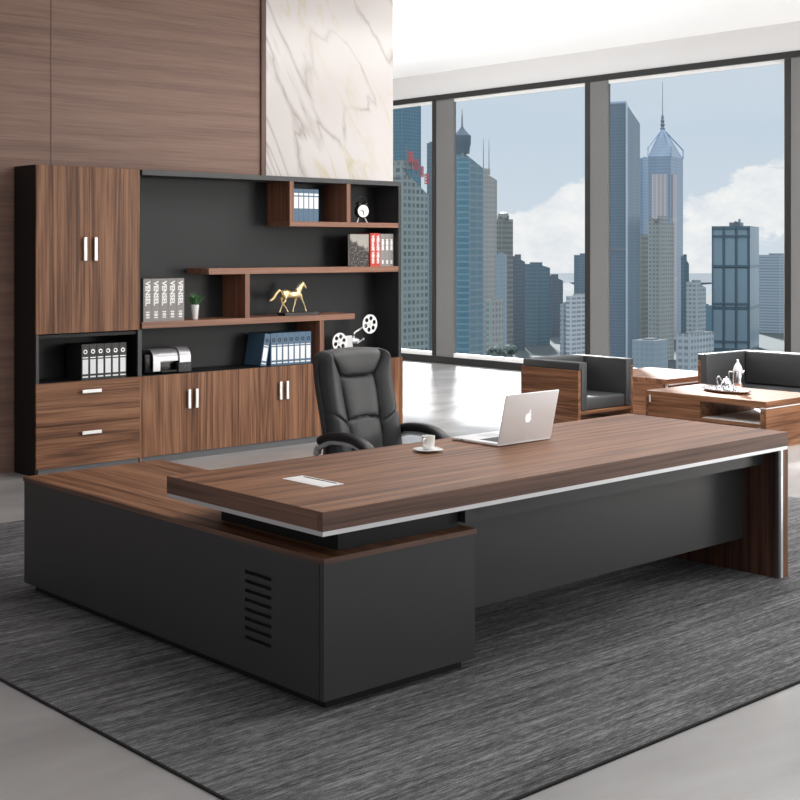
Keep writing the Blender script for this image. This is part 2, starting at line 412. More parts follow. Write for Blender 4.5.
obj('underside', B(X0+.02, X1-.085, Y0+.02, Y1-.01, .664, .684), 'black', dk, world=True)
lg = obj('leg', B(X1-.048, X1, Y0, Y1, ZR, .666), 'walnut_z', dk, world=True); lg['label'] = 'walnut panel leg'
obj('leg_trim', B(X1-.068, X1-.048, Y0-.001, Y0+.02, ZR, .666), 'silver', lg, world=True)
bm = B(X1-.085, X1-.068, Y0+.002, Y0+.02, ZR, .666); obj('leg_channel', bm, 'grey_edge', lg, world=True)
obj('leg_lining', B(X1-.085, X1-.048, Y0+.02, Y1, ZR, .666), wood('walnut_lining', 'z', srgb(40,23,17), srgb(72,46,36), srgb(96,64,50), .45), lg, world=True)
obj('modesty_panel', B(3.86, 5.99, 3.891, 3.915, .188, .6), 'dark', dk, world=True)
obj('apron', B(3.80, 5.99, 3.771, 3.915, .589, .664), 'dark', dk, world=True)
# cable port
g = obj('cable_port', B(3.297, 3.405, 4.065, 4.33, .755, .7575, bev=.001), 'white', dk, world=True)
obj('cable_slot', B(3.382, 3.392, 4.09, 4.30, .7574, .7582), 'slot', g, world=True)
obj('cable_flap_line', B(3.318, 3.32, 4.075, 4.32, .7574, .7579), 'silver', g, world=True)

rc = thing('return_cabinet', 'low charcoal side cabinet with walnut top and slotted vent under the desk end', 'cabinet', (3.44, 4.9, ZR))
obj('cabinet_top', B(3.028, 3.820, 3.727, 6.085, .552, .572, bev=.001), 'walnut_y', rc, world=True)
obj('edge_band', B(3.028, 3.820, 3.7255, 3.7268, .552, .572), 'edge_x', rc, world=True)
obj('edge_band', B(3.0265, 3.0278, 3.727, 6.085, .552, .572), 'edge_y', rc, world=True)
bm = bmesh.new()
# side panel built around the vent slots
slots = [(.432-.0365*k, .447-.0365*k) for k in range(8)]
ys0, ys1 = 4.047, 4.219
box(bm, 3.03, 3.05, 3.757, ys0, .05, .552); box(bm, 3.03, 3.05, ys1, 6.08, .05, .552)
zc = .552
for a, b_ in slots: box(bm, 3.03, 3.05, ys0, ys1, b_, zc); zc = a
box(bm, 3.03, 3.05, ys0, ys1, .05, zc)
obj('side_panel', bm, 'dark', rc, world=True)
obj('vent_backing', B(3.052, 3.056, ys0-.02, ys1+.02, .12, .48), 'slot', rc, world=True)
obj('front_panel', B(3.03, 3.815, 3.73, 3.754, .05, .552, bev=.001), 'dark', rc, world=True)
bm = B(3.795, 3.815, 3.757, 6.08, .05, .552); box(bm, 3.05, 3.795, 6.06, 6.08, .05, .552); box(bm, 3.05, 3.795, 3.757, 6.06, .05, .07)
obj('carcass', bm, 'dark', rc, world=True)
obj('plinth', B(3.07, 3.775, 3.77, 6.04, ZR, .05), 'black', rc, world=True)
bm = B(3.155, 3.79, 3.80, 4.56, .572, .664)
obj('riser', bm, 'black', rc, world=True)

# ================================================================= BOOKCASE
YF, YB = 9.054, 9.405
def handle(par, x, z, horiz=False, ln=.165, yf=YF):
    bm = bmesh.new()
    if horiz: box(bm, x-ln/2, x+ln/2, yf-.028, yf-.016, z-.013, z+.013, bev=.003); box(bm, x-ln/2+.01, x-ln/2+.02, yf-.017, yf, z-.006, z+.006); box(bm, x+ln/2-.02, x+ln/2-.01, yf-.017, yf, z-.006, z+.006)
    else: box(bm, x-.013, x+.013, yf-.028, yf-.016, z-ln/2, z+ln/2, bev=.003); box(bm, x-.006, x+.006, yf-.017, yf, z-ln/2+.01, z-ln/2+.02); box(bm, x-.006, x+.006, yf-.017, yf, z+ln/2-.02, z+ln/2-.01)
    h_ = obj('handle', bm, 'handle', par, world=True); h_['label'] = 'silver bar handle'; return h_
tc_ = thing('tall_cabinet', 'tall cabinet left end of wall unit with walnut doors, open niche and drawers', 'cabinet', (5.05, 9.23, 0))
x0, x1 = 4.606, 5.49
bm = B(x0, x0+.022, YF+.0185, YB, 0.0, 2.328); box(bm, x1-.006, x1+.018, YF+.02, YB, .0, 2.328)
obj('side_panel', bm, 'black', tc_, world=True)
bm = B(x0+.022, x1-.006, YF+.02, YB, 2.30, 2.328); box(bm, x0+.022, x1-.006, YF+.02, YB, 1.03, 1.055); box(bm, x0+.022, x1-.006, YF+.02, YB, .675, .695)
box(bm, x0+.022, x1-.006, YF+.02, YB, .055, .075); box(bm, x0+.022, x1-.006, YB-.012, YB, .075, 2.30)
obj('carcass', bm, 'black', tc_, world=True)
obj('niche_edge', B(x0+.001, x0+.022, YF, YF+.018, .695, 1.062), 'grey_edge', tc_, world=True)
xm = 5.046
for a, b_, hx in ((x0+.001, xm-.0015, 5.002), (xm+.0015, x1-.001, 5.091)):
    d_ = obj('door', B(a, b_, YF, YF+.018, 1.064, 2.326, bev=.0008), 'walnut_z', tc_, world=True); handle(d_, hx, 1.70, ln=.18)
for za, zb, hz in ((.372, .694, .615), (.056, .368, .30)):
    d_ = obj('drawer', B(x0+.001, x1-.001, YF, YF+.018, za, zb, bev=.0008), 'walnut_x', tc_, world=True); handle(d_, 5.057, hz, True, .165)
obj('plinth', B(x0+.022, x1-.006, YF+.012, YB-.02, 0, .055), 'kick', tc_, world=True)
obj('edge_strip', B(x1+.001, x1+.019, YF+.002, YF+.02, .0, .694), 'walnut_z', tc_, world=True)
obj('niche_post', B(x1-.016, x1+.019, YF+.002, YF+.02, .697, 1.062), 'grey_edge', tc_, world=True)

gcab = 'walnut double door base cabinets of the wall unit'
xs = [5.512, 6.437, 7.362, 8.302]
names = ['walnut base cabinet under the printer, two doors with silver handles', 'walnut base cabinet under the blue binders, partly behind the chair', 'walnut base cabinet at the right end of the wall unit behind the chair']
for i in range(3):
    a, b_ = xs[i], xs[i+1]
    c_ = thing('base_cabinet', names[i], 'cabinet', ((a+b_)/2, 9.23, 0), 0, gcab)
    bm = B(a+.001, b_-.001, YF+.02, YB, .06, .685)
    obj('body', bm, 'walnut_z' if i == 2 else 'dark', c_, world=True)
    obj('counter', B(a, b_-.001, YF+.004, YB, .685, .697), 'black', c_, world=True)
    mid = (a+b_)/2 - (.0 if i < 2 else .0)
    for s0, s1, hx in ((a+.001, mid-.0015, mid-.036), (mid+.0015, b_-.001, mid+.036)):
        d_ = obj('door', B(s0, s1, YF, YF+.018, .056, .694, bev=.0008), 'walnut_z', c_, world=True); handle(d_, hx, .487, ln=.155)
    obj('plinth', B(a, b_, YF+.012, YB-.02, 0, .055), 'kick', c_, world=True)

hb = thing('open_shelf_unit', 'black backed open shelving with staggered walnut shelves above the base cabinets', 'shelving', (6.9, 9.23, .70))
obj('back_panel', B(5.512, 8.28, YB-.014, YB, .70, 2.285), 'back', hb, world=True)
obj('top_panel', B(5.512, 8.28, YF, YB, 2.285, 2.326, bev=.001), 'grey_edge', hb, world=True)
obj('side_panel', B(8.246, 8.28, YF, YB-.014, .70, 2.285), [ 'dark' ], hb, world=True)
for a, b_, za, zb in ((5.512, 7.715, 1.07, 1.12), (6.142, 8.246, 1.49, 1.54), (6.978, 8.246, 1.897, 1.94)):
    obj('shelf', B(a, b_, YF+.002, YB-.014, za, zb, bev=.0008), 'shelf', hb, world=True)
for a, b_, za, zb in ((6.508, 6.554, 1.12, 1.49), (7.311, 7.36, .70, 1.07), (6.978, 7.022, 1.94, 2.285), (7.621, 7.668, 1.94, 2.285)):
    obj('divider', B(a, b_, YF+.003, YB-.014, za, zb, bev=.0008), 'shelf_z', hb, world=True)

# ---- binders and books
def binder(name, label, w, h, d, mat, group, kind):
    """spine faces -y, origin at bottom centre of spine"""
    t_ = thing(name, label, 'binder', (0,0,0), 0, group)
    bm = B(-w/2, w/2, 0, .004, 0, h); box(bm, -w/2, -w/2+.003, .004, d, 0, h); box(bm, w/2-.003, w/2, .004, d, 0, h)
    obj('cover', bm, mat, t_)
    obj('pages', B(-w/2+.004, w/2-.004, .012, d-.012, .006, h-.008), 'label', t_)
    if kind == 'top':   # label high, ring low
        obj('spine_label', B(-w*.42, w*.42, -.001, .0, h*.40, h*.76), 'label', t_)
        obj('spine_strip', B(-w*.42, w*.42, -.001, .0, h*.80, h*.87), 'label', t_)
    else:
        obj('spine_label', B(-w*.38, w*.38, -.001, .0, h*.16, h*.57), 'label', t_)
        obj('spine_strip', B(-w*.38, w*.38, -.001, .0, h*.06, h*.10), 'label', t_); obj('spine_strip', B(-w*.38, w*.38, -.001, .0, h*.61, h*.635), 'silver', t_)
        bm = bmesh.new(); lathe(bm, [(w*.27, 0), (w*.27, .0015), (w*.27, .0015)], (0, 0, h*.79), 20, 'y')
        ring = plate([circ(0, 0, w*.27, 20), circ(0, 0, w*.17, 20)], .0015); bm.free()
        obj('finger_ring', ring, 'silver' if mat != 'blue' else 'slot', t_, move=(0, -.001, h*.79))
    return t_
def place_row(proto, xs_, y, z, labels, group):
    for i, x in enumerate(xs_):
        o = proto if i == 0 else copy_tree(proto)
        o.location = (x, y, z); o['label'] = labels(i); o['group'] = group
ordw = ['leftmost', 'second from left', 'third from left', 'fourth from left', 'fifth from left', 'sixth from left', 'seventh from left', 'rightmost']
pb = binder('binder', '', .062, .272, .24, 'binderblack', '', 'low')
place_row(pb, [5.044+.0655*k for k in range(6)], 9.11, .695, lambda i: 'black binder with white label in the niche above the drawers, %s' % (ordw[i] if i < 5 else 'rightmost'), 'black binders in the left niche')
pb = binder('binder', '', .061, .278, .24, 'blue', '', 'low')
place_row(pb, [6.845+.0632*k for k in range(7)], 9.11, .697, lambda i: 'upright blue binder on the counter, %s of the seven upright ones' % (ordw[i] if i < 6 else 'rightmost'), 'upright blue binders on the counter')
lean = copy_tree(pb); lean['label'] = 'blue binder leaning at the left end of the counter row'; lean['group'] = 'leaning blue binder'
del lean['group']
# leaning about its foot, turned so its side cover shows
lean.location = (6.738, 9.115, .699); lean.rotation_euler = (0, math.radians(10.5), 0)
pb = binder('binder', '', .054, .285, .24, 'blue', '', 'top')
place_row(pb, [7.104+.0562*k for k in range(5)], 9.13, 1.942, lambda i: 'blue binder in the top left cubby, %s' % (ordw[i] if i < 4 else 'rightmost'), 'blue binders in the top cubby')

def book(w, h, d, mat, marks, mcol, cat='book'):
    t_ = thing('book', '', cat)
    bm = B(-w/2, w/2, 0, .003, 0, h, ); box(bm, -w/2, -w/2+.003, .003, d, 0, h); box(bm, w/2-.003, w/2, .003, d, 0, h)
    obj('cover', bm, mat, t_)
    obj('pages', B(-w/2+.003, w/2-.003, .006, d-.006, .005, h-.005), 'label', t_)
    for s_, sz, z, rot in marks:
        obj('spine_text', text_bm(s_, sz, .001, rot=rot, bold=.0022), mcol, t_, move=(0, -.001, z))
    return t_
pk = book(.0745, .343, .25, 'greybook', [('VENSEL', .058, .225, -PI/2), ('101', .044, .055, -PI/2)], 'white')
place_row(pk, [5.588+.0765*k for k in range(5)], 9.10, 1.12, lambda i: 'thick grey volume with white lettering beside the potted plant, %s' % (ordw[i] if i < 4 else 'rightmost'), 'grey volumes beside the plant')
pr = book(.060, .305, .22, 'red', [('VEDASE VENO', .040, .155, -PI/2)], 'white')
place_row(pr, [7.978, 8.039], 9.11, 1.54, lambda i: ['left red book with white spine lettering on the right shelf', 'right red book with white spine lettering beside grey books'][i], 'red books')
pg = book(.052, .300, .22, 'greybook', [('MENSE', .034, .20, -PI/2), ('101', .026, .04, -PI/2)], 'white')
place_row(pg, [8.098, 8.152, 8.206], 9.11, 1.54, lambda i: ['grey book touching the red books on the right shelf', 'middle grey book of three right of the red books', 'grey book at the far right of the shelf by the side panel'][i], 'grey books right of the red books')
bk = thing('book', 'large picture book with a dark and grey photo cover facing out beside red books', 'book', (7.83, 9.125, 1.54), 0)
obj('cover', B(-.112, .112, 0, .004, 0, .295), 'cover', bk)
obj('pages', B(-.108, .108, .004, .034, .004, .291), 'label', bk)
obj('back_cover', B(-.112, .112, .034, .038, 0, .295), 'black', bk)

# ---- potted plant
pl = thing('potted_plant', 'small green grass plant in a white tapered pot on the walnut shelf', 'plant', (6.075, 9.16, 1.12))
obj('pot', lathe(bmesh.new(), [(.021, 0), (.024, .005), (.029, .075), (.030, .078), (.034, .118), (.031, .122), (.028, .112)], n=28), 'porcelain', pl, smooth=True)
bm = bmesh.new()
for k in range(150):
    a = random.uniform(0, 2*PI); r0 = random.uniform(0, .024); l_ = random.uniform(.07, .135); sp_ = random.uniform(.1, 1.0)
    p0 = Vector((r0*math.cos(a), r0*math.sin(a), .112)); dr = Vector((math.cos(a)*sp_, math.sin(a)*sp_, 1)).normalized()
    p1 = p0+dr*l_*.55; p2 = p1+(dr+Vector((math.cos(a), math.sin(a), -.3))*.5).normalized()*l_*.45
    w_ = Vector((-math.sin(a), math.cos(a), 0))*random.uniform(.002, .0042)
    v = [bm.verts.new(q) for q in (p0-w_, p0+w_, p1+w_*1.2, p1-w_*1.2, p2)]
    bm.faces.new(v[:4]); bm.faces.new((v[3], v[2], v[4]))
obj('foliage', bm, 'green', pl)

# ---- printer
pt = thing('printer', 'compact silver and black printer on the counter below the grey volumes', 'printer', (5.78, 9.2, .697))
def arch(bm, xa, xb, y0_, y1_, zb, zt, r_, th_):
    prof = [(y1_, zt)]
    for k in range(9):
        a = PI/2*k/8; prof.append((y0_+r_-r_*math.sin(a), zt-r_+r_*math.cos(a)))
    prof.append((y0_-.0, zb))
    inner = [(p_[0]+(th_ if k > 3 else th_*.6), p_[1]-(th_ if k < 8 else 0)) for k, p_ in enumerate(prof)]
    A = [bm.verts.new((xa, *p_)) for p_ in prof]; Bv = [bm.verts.new((xb, *p_)) for p_ in prof]
    C_ = [bm.verts.new((xa, *p_)) for p_ in inner]; D_ = [bm.verts.new((xb, *p_)) for p_ in inner]
    for k in range(len(prof)-1):
        bm.faces.new((A[k], A[k+1], Bv[k+1], Bv[k])); bm.faces.new((D_[k], D_[k+1], C_[k+1], C_[k]))
        bm.faces.new((C_[k], C_[k+1], A[k+1], A[k])); bm.faces.new((Bv[k], Bv[k+1], D_[k+1], D_[k]))
    bm.faces.new((A[0], Bv[0], D_[0], C_[0])); bm.faces.new((A[-1], C_[-1], D_[-1], Bv[-1]))
    return bm
obj('body', B(-.205, .19, -.07, .11, 0, .165, bev=.02, seg=4), 'gloss_black', pt, smooth=True)
obj('upper_shell', arch(bmesh.new(), -.14, .10, -.10, .10, .10, .193, .07, .014), 'printer', pt, smooth=True)
obj('left_cheek', arch(bmesh.new(), -.14, -.075, -.104, .0, .025, .190, .07, .014), 'printer', pt, smooth=True)
obj('right_cheek', arch(bmesh.new(), .10, .205, -.115, .10, .06, .205, .08, .016), 'printer', pt, smooth=True)
obj('output_tray', B(-.07, .11, -.12, -.02, .012, .03, bev=.003), 'black', pt)
cp = obj('control_panel', B(.075, .20, -.135, -.09, .008, .085, bev=.005), 'binderblack', pt)
bm = bmesh.new()
for k in range(3): box(bm, .09+.035*k, .112+.035*k, -.138, -.134, .05, .066)
obj('button', bm, 'grey_edge', cp)

# ---- horse statue
hs = thing('horse_statue', 'golden walking horse statue on a dark plinth on the middle shelf', 'statue', (7.08, 9.14, 1.12))
obj('plinth', B(-.13, .25, -.055, .055, 0, .026, bev=.002), 'binderblack', hs)
bm = bmesh.new(); Zb = .026
def hx(p): return (p[0]*1.08-.012, p[1], p[2]*1.02+Zb)
tube(bm, [hx(p) for p in ((-.112,0,.158),(-.100,0,.160),(-.065,0,.162),(-.02,0,.152),(.03,0,.152),(.068,0,.162),(.085,0,.165))], [(.012,.018),(.026,.032),(.033,.038),(.028,.030),(.031,.034),(.028,.036),(.012,.018)], 16)
tube(bm, [hx(p) for p in ((.055,0,.175),(.078,0,.200),(.098,0,.230),(.110,0,.246))], [(.02,.036),(.016,.028),(.012,.020),(.011,.015)], 12)
tube(bm, [hx(p) for p in ((.098,0,.250),(.112,0,.244),(.132,0,.222),(.143,0,.204))], [(.010,.013),(.013,.017),(.009,.011),(.007,.008)], 12)
for s_ in (-1, 1): tube(bm, [hx(p) for p in ((.100, s_*.008, .252), (.104, s_*.010, .272))], [.005, .0015], 6)
legs = [((-.085,.012,.150),(-.100,.014,.105),(-.088,.014,.080),(-.100,.014,.045),(-.118,.014,.004)),
        ((-.080,-.012,.150),(-.078,-.014,.105),(-.100,-.014,.078),(-.070,-.014,.040),(-.052,-.014,.004)),
        ((.045,.012,.145),(.040,.014,.100),(.036,.014,.075),(.022,.014,.035),(.016,.014,.004)),
        ((.068,-.012,.150),(.088,-.014,.110),(.104,-.014,.082),(.120,-.014,.045),(.134,-.014,.004))]
for L in legs: tube(bm, [hx(p) for p in smooth_path(L, 3)], [(.018,.022),(.017,.02),(.014,.016),(.011,.012),(.009,.010),(.008,.009),(.008,.009),(.0065,.0065),(.006,.006),(.006,.006),(.0055,.0055),(.007,.007),(.008,.008)], 8)
hr = obj('horse', bm, 'gold', hs, smooth=True)
md = hr.modifiers.new('r', 'REMESH'); md.mode = 'VOXEL'; md.voxel_size = .003; md.use_smooth_shade = True
bm = tube(bmesh.new(), [hx(p) for p in smooth_path(((-.108,0,.180),(-.130,0,.190),(-.160,0,.165),(-.190,0,.125),(-.225,0,.105)), 4)], [.008]*4+[.012]*4+[.014]*4+[.011]*3+[.008,.004], 8)
obj('tail', bm, 'gold', hs, smooth=True)
bm = tube(bmesh.new(), [hx(p) for p in ((.045,0,.205),(.062,0,.225),(.082,0,.250),(.100,0,.268))], [(.004,.012),(.005,.014),(.005,.012),(.003,.006)], 8)
obj('mane', bm, 'gloss_black', hs, smooth=True)

# ---- alarm clock
ck = thing('alarm_clock', 'black twin bell alarm clock with a white dial in the top right cubby', 'clock', (7.87, 9.14, 1.94), math.radians(-12))
bm = lathe(bmesh.new(), [(.058, -.028), (.066, -.022), (.068, 0), (.066, .022), (.060, .027)], (0, 0, .105), 36, 'y')
obj('case', bm, 'gloss_black', ck, smooth=True)
obj('dial', cyl(bmesh.new(), (0, -.028, .105), .056, .003, 'y', 36), 'white', ck)
bm = bmesh.new(); tube(bm, [(0, -.031, .105), (.004, -.031, .066)], [.0035, .002], 6); tube(bm, [(0, -.031, .105), (-.03, -.031, .113)], [.0045, .002], 6); tube(bm, [(0, -.031, .105), (0.0, -.031, .105)], .004, 6)
obj('hands', bm, 'gloss_black', ck)
bm = bmesh.new()
for s_ in (-1, 1): tube(bm, [(s_*.032, 0, .045), (s_*.052, -.008, .0)], [.004, .006], 8)
obj('feet', bm, 'silver', ck)
for s_ in (-1, 1): obj('bell', lathe(bmesh.new(), [(.030, 0), (.029, .010), (.020, .020), (.004, .024)], (s_*.032, 0, .165), 20), 'gloss_black', ck, smooth=True)
obj('carry_handle', tube(bmesh.new(), smooth_path(((-.05,0,.175),(-.048,0,.215),(0,0,.240),(.048,0,.215),(.05,0,.175)), 5), .003, 8), 'binderblack', ck, smooth=True)

# ---- film projector with two reels
fp = thing('film_projector', 'silver vintage film projector with two reels on the counter behind the chair', 'projector', (7.75, 9.20, .697))
def reel(cx, cz, r_, y_):
    holes = [circ(cx+.60*r_*math.cos(PI/3*k+.3), cz+.60*r_*math.sin(PI/3*k+.3), r_*.235, 14) for k in range(6)]
    return plate([circ(cx, cz, r_, 40)]+holes+[circ(cx, cz, r_*.06, 8)], .006), y_
for cx, cz, r_ in ((-.155, .165, .085), (.205, .315, .088)):
    b1, y_ = reel(cx, cz, r_, 0); b1.transform(Matrix.Translation((0, -.075, 0)))
    rl = obj('reel', b1, 'white', fp)
    obj('reel_hub', cyl(bmesh.new(), (cx, -.06, cz), .02, .04, 'y', 16), 'silver', rl)
obj('body', B(-.070, .02, -.05, .05, .02, .215, bev=.006), 'silver', fp)
obj('base', B(-.10, .12, -.06, .06, 0, .02, bev=.003), 'silver', fp)
obj('upper_arm', tube(bmesh.new(), smooth_path(((.02,-.03,.17),(.05,-.03,.20),(.055,-.03,.235),(.10,-.03,.26),(.205,-.05,.315)), 4), .009, 10), 'silver', fp, smooth=True)
obj('lower_arm', tube(bmesh.new(), [(-.06,-.04,.16), (-.155,-.05,.165)], .009, 10), 'silver', fp, smooth=True)
bm = cyl(bmesh.new(), (.05, -.02, .165), .026, .07, 'x', 20); cyl(bm, (.095, -.02, .165), .018, .03, 'x', 20)
obj('lens', bm, 'silver', fp, smooth=True)
bm = tube(bmesh.new(), [(.09,-.03,.14), (.15,-.04,.175)], .005, 8); lathe(bm, [(.005,-.012),(.013,-.004),(.013,.004),(.005,.012)], (.153,-.04,.178), 12)
obj('crank', bm, 'silver', fp, smooth=True)
obj('post', cyl(bmesh.new(), (.05, 0, .08), .012, .13, 'z', 12), 'silver', fp, smooth=True)

# ================================================================= OFFICE CHAIR (faces -y)
ch = thing('office_chair', 'high back black leather executive chair with padded arms behind the desk', 'chair', (4.832, 5.50, ZR), math.radians(1))
# backrest: lofted padded panel
def groove(d, w=.007): return math.exp(-(d/w)**2)
def back_depth(u, v):
    """u -1..1 across, v 0..1 up : forward padding (towards -y)"""
    side = abs(u)
    colw = .50 + .10*(v-.5) + (.30*max(0, v-.78)/.22)
    d = 0.0
    # side bolsters
    bol = max(0, 1-((side-(colw+1)/2)/((1-colw)/2+1e-6))**2) if side > colw else 0
    d += .040*bol**.5 if side > colw else 0
    inn = max(0, 1-(side/colw)**4) if side < colw else 0
    d += .020*inn
    g_ = groove((side-colw)*.26)
    l1 = .785 - .010*(1-(u/.55)**2); l2 = .43 + .03*(1-(u/.55)**2)
    if side < colw:
        g_ = max(g_, groove((v-l1)*.66), groove((v-l2)*.66))
        # panel puffs
        for a, b_ in ((l1, 1.0), (l2, l1), (0, l2)):
            if a <= v < b_: d += .016*math.sin(PI*(v-a)/(b_-a))**.6
    else:
        l3 = .41 - .10*(side-colw)/(1-colw)*-1
        g_ = max(g_, groove((v-(.40+.12*(side-colw)/(1-colw)))*.66))
    return d - .016*g_
def back_pos(u, v, fwd):
    zb, zt = .43, 1.132
    # top corners rounded
    hw = .254*(1-.03*v) * (1 if v < .9 else math.sqrt(max(0, 1-((v-.9)/.1)**2*.22)))
    z = zb + (zt-zb)*v + (-.012*u*u if v > .9 else 0)*((v-.9)/.1)
    y = .12 + .10*v + .05*(v-.5)**2 - .015*math.sin(v*2*PI) - .05*u*u*0.6
    return Vector((u*hw, y-fwd, z))
bm = bmesh.new(); NU, NV = 56, 84
gf = [[None]*(NU+1) for _ in range(NV+1)]; gb = [[None]*(NU+1) for _ in range(NV+1)]
for j in range(NV+1):
    for i in range(NU+1):
        u, v = -1+2*i/NU, j/NV
        ed = min(1, (1-abs(u))/.12); et = min(1, (1-v)/.07)
        rr = math.sqrt(max(0, 1-(1-ed)**2))*math.sqrt(max(0, 1-(1-et)**2))
        gf[j][i] = bm.verts.new(back_pos(u, v, .055*rr+back_depth(u, v)*min(1, rr*1.3)))
        gb[j][i] = bm.verts.new(back_pos(u, v, -.055*rr-.012)) if (0 < i < NU and j < NV) else None
for j in range(NV):
    for i in range(NU):
        bm.faces.new((gf[j][i], gf[j][i+1], gf[j+1][i+1], gf[j+1][i]))
        q = [gb[j][i] or gf[j][i], gb[j+1][i] or gf[j+1][i], gb[j+1][i+1] or gf[j+1][i+1], gb[j][i+1] or gf[j][i+1]]
        q = list(dict.fromkeys(q))
        if len(q) > 2: bm.faces.new(q)
bmesh.ops.remove_doubles(bm, verts=bm.verts, dist=.0005)
obj('backrest', bm, 'leather', ch, smooth=True)
# side piping
for s_ in (-1, 1):
    pts = [back_pos(s_*1.0, v/20, .0) + Vector((s_*.003, .006, 0)) for v in range(0, 20)]
    obj('piping', tube(bmesh.new(), pts, .007, 8), 'leather_black', ch, smooth=True)
bm = B(-.26, .26, -.30, .22, .40, .50, bev=.045, seg=5); obj('seat', bm, 'leather', ch, smooth=True)
bm = B(-.20, .20, -.22, .17, .375, .40, bev=.004); obj('seat_plate', bm, 'black', ch)
for s_ in (-1, 1):
    arm = tube(bmesh.new(), smooth_path(((s_*.283,.13,.635),(s_*.283,.04,.672),(s_*.283,-.10,.68),(s_*.283,-.19,.665),(s_*.283,-.275,.625)), 5), [(.030,.018)]+[(.038,.026)]*19+[(.028,.018)], 16, up=Vector((0,0,1)), power=2.6)
    ap = obj('armrest', arm, 'leather_black', ch, smooth=True)
    fr_ = smooth_path(((s_*.283,.15,.60),(s_*.283,.04,.642),(s_*.283,-.10,.648),(s_*.283,-.22,.632),(s_*.283,-.315,.585),(s_*.283,-.28,.52),(s_*.295,-.14,.50),(s_*.28,.0,.455),(s_*.25,.05,.42)), 5)
    obj('arm_frame', tube(bmesh.new(), fr_, (.026), 10, flat=(1.1,.6)), 'arm_metal', ap, smooth=True)
    st = smooth_path(((s_*.283,.15,.60),(s_*.283,.16,.54),(s_*.29,.08,.49),(s_*.27,.0,.43)), 5)
    obj('arm_brace', tube(bmesh.new(), st, .024, 10, flat=(1.1,.6)), 'arm_metal', ap, smooth=True)
obj('gas_lift', lathe(bmesh.new(), [(.05,.36),(.05,.375),(.028,.36),(.028,.15),(.035,.15),(.035,.08)][::-1], n=20), 'chrome', ch, smooth=True)
obj('back_bracket', tube(bmesh.new(), smooth_path(((0,.10,.385),(0,.24,.40),(0,.235,.52)), 5), (.03), 10, flat=(1.4,.4)), 'black', ch, smooth=True)
for k in range(5):
    a = 2*PI*k/5+.3; cx, cy = .30*math.cos(a), .30*math.sin(a)
    sp_ = obj('base_arm', tube(bmesh.new(), [(0,0,.115), (cx*.5,cy*.5,.105), (cx,cy,.078)], [(.032,.022),(.025,.018),(.018,.012)], 10), 'chrome', ch, smooth=True)
    bm = cyl(bmesh.new(), (cx, cy, .0275), .0272, .045, 'y' if k % 2 else 'x', 18); cyl(bm, (cx, cy, .06), .008, .03)
    obj('caster', bm, 'gloss_black', sp_, smooth=True)

# ================================================================= THINGS ON THE DESK
ZD = .755
lp = thing('laptop', 'open silver laptop with a white fruit logo on its lid on the desk', 'laptop', (4.778, 4.43, ZD), math.radians(0))
lb = obj('keyboard_base', B(-.195, .185, -.10, .215, .003, .016, bev=.004), 'alu', lp, smooth=True)
obj('key_bed', B(-.155, .145, -.06, .06, .0158, .0168), 'keys', lb)
obj('trackpad', B(-.06, .05, .08, .18, .0158, .0164), 'silver', lb)
obj('port', B(-.196, -.1945, .13, .15, .007, .011), 'slot', lb)
lid = B(-.195, .185, -.004, .004, 0, .245, bev=.0035, seg=3)
rotm = Matrix.Translation((0, -.10, .014)) @ Matrix.Rotation(math.radians(13), 4, 'X')
lid.transform(rotm); lo = obj('lid', lid, 'alu', lp, smooth=True)
scn = B(-.18, .17, .0041, .0048, .012, .235); scn.transform(rotm); obj('screen', scn, 'screen', lo)
ap = [(0,.72),(.10,.80),(.24,.84),(.40,.80),(.52,.68),(.44,.60),(.38,.47),(.40,.30),(.50,.17),(.58,.12),(.50,-.06),(.38,-.24),(.26,-.36),(.14,-.34),(.02,-.30),(-.10,-.34),(-.22,-.36),(-.36,-.24),(-.50,0),(-.58,.28),(-.56,.54),(-.44,.74),(-.28,.84),(-.12,.80)]
lf = [(.0,.90),(.02,1.06),(.12,1.20),(.26,1.28),(.26,1.12),(.16,.97),(.06,.90)]
sc_ = .038
bm = plate([[(-p[0]*-sc_, p[1]*sc_) for p in ap]], .0012); bm2 = plate([[(p[0]*sc_, p[1]*sc_) for p in lf]], .0012)
me_ = bpy.data.meshes.new('t'); bm2.to_mesh(me_); bm.from_mesh(me_); bm2.free(); bpy.data.meshes.remove(me_)
bm.transform(rotm @ Matrix.Translation((-.012, -.0045, .108)))
lm, _, _ = pmat('lit_logo', (.9,.9,.9), .4, **{'Emission Color': (1,1,1,1), 'Emission Strength': .55})
lg_ = obj('lid_logo', bm, lm, lo); lg_['label'] = 'white bitten fruit logo'

cp_ = thing('coffee_cup', 'white coffee cup standing on a square white saucer on the desk', 'cup', (4.245, 4.455, ZD+.012), math.radians(20))
obj('bowl', lathe(bmesh.new(), [(.022,0),(.026,.002),(.030,.02),(.032,.062),(.0295,.062),(.027,.02),(.02,.008)], n=32), 'porcelain', cp_, smooth=True)
obj('cup_handle', tube(bmesh.new(), smooth_path(((-.029,0,.052),(-.048,0,.050),(-.050,0,.030),(-.029,0,.016)), 5), .0042, 8), 'porcelain', cp_, smooth=True)
bm = bmesh.new()
prof = [(.030,0),(.034,.002),(.060,.010),(.063,.012),(.060,.013),(.034,.0075),(.001,.0070)]
rings = []
for r_, z_ in prof:
    ring = []
    for i in range(48):
        a = 2*PI*i/48; k = 1 + (.16*abs(math.cos(2*a))**2 if r_ > .05 else 0)
        ring.append(bm.verts.new((r_*k*math.cos(a), r_*k*math.sin(a), z_)))
    rings.append(ring)
for a, b_ in zip(rings, rings[1:]):
    for i in range(48): bm.faces.new((a[i], a[(i+1) % 48], b_[(i+1) % 48], b_[i]))
bm.faces.new(rings[0][::-1]); bm.faces.new(rings[-1])
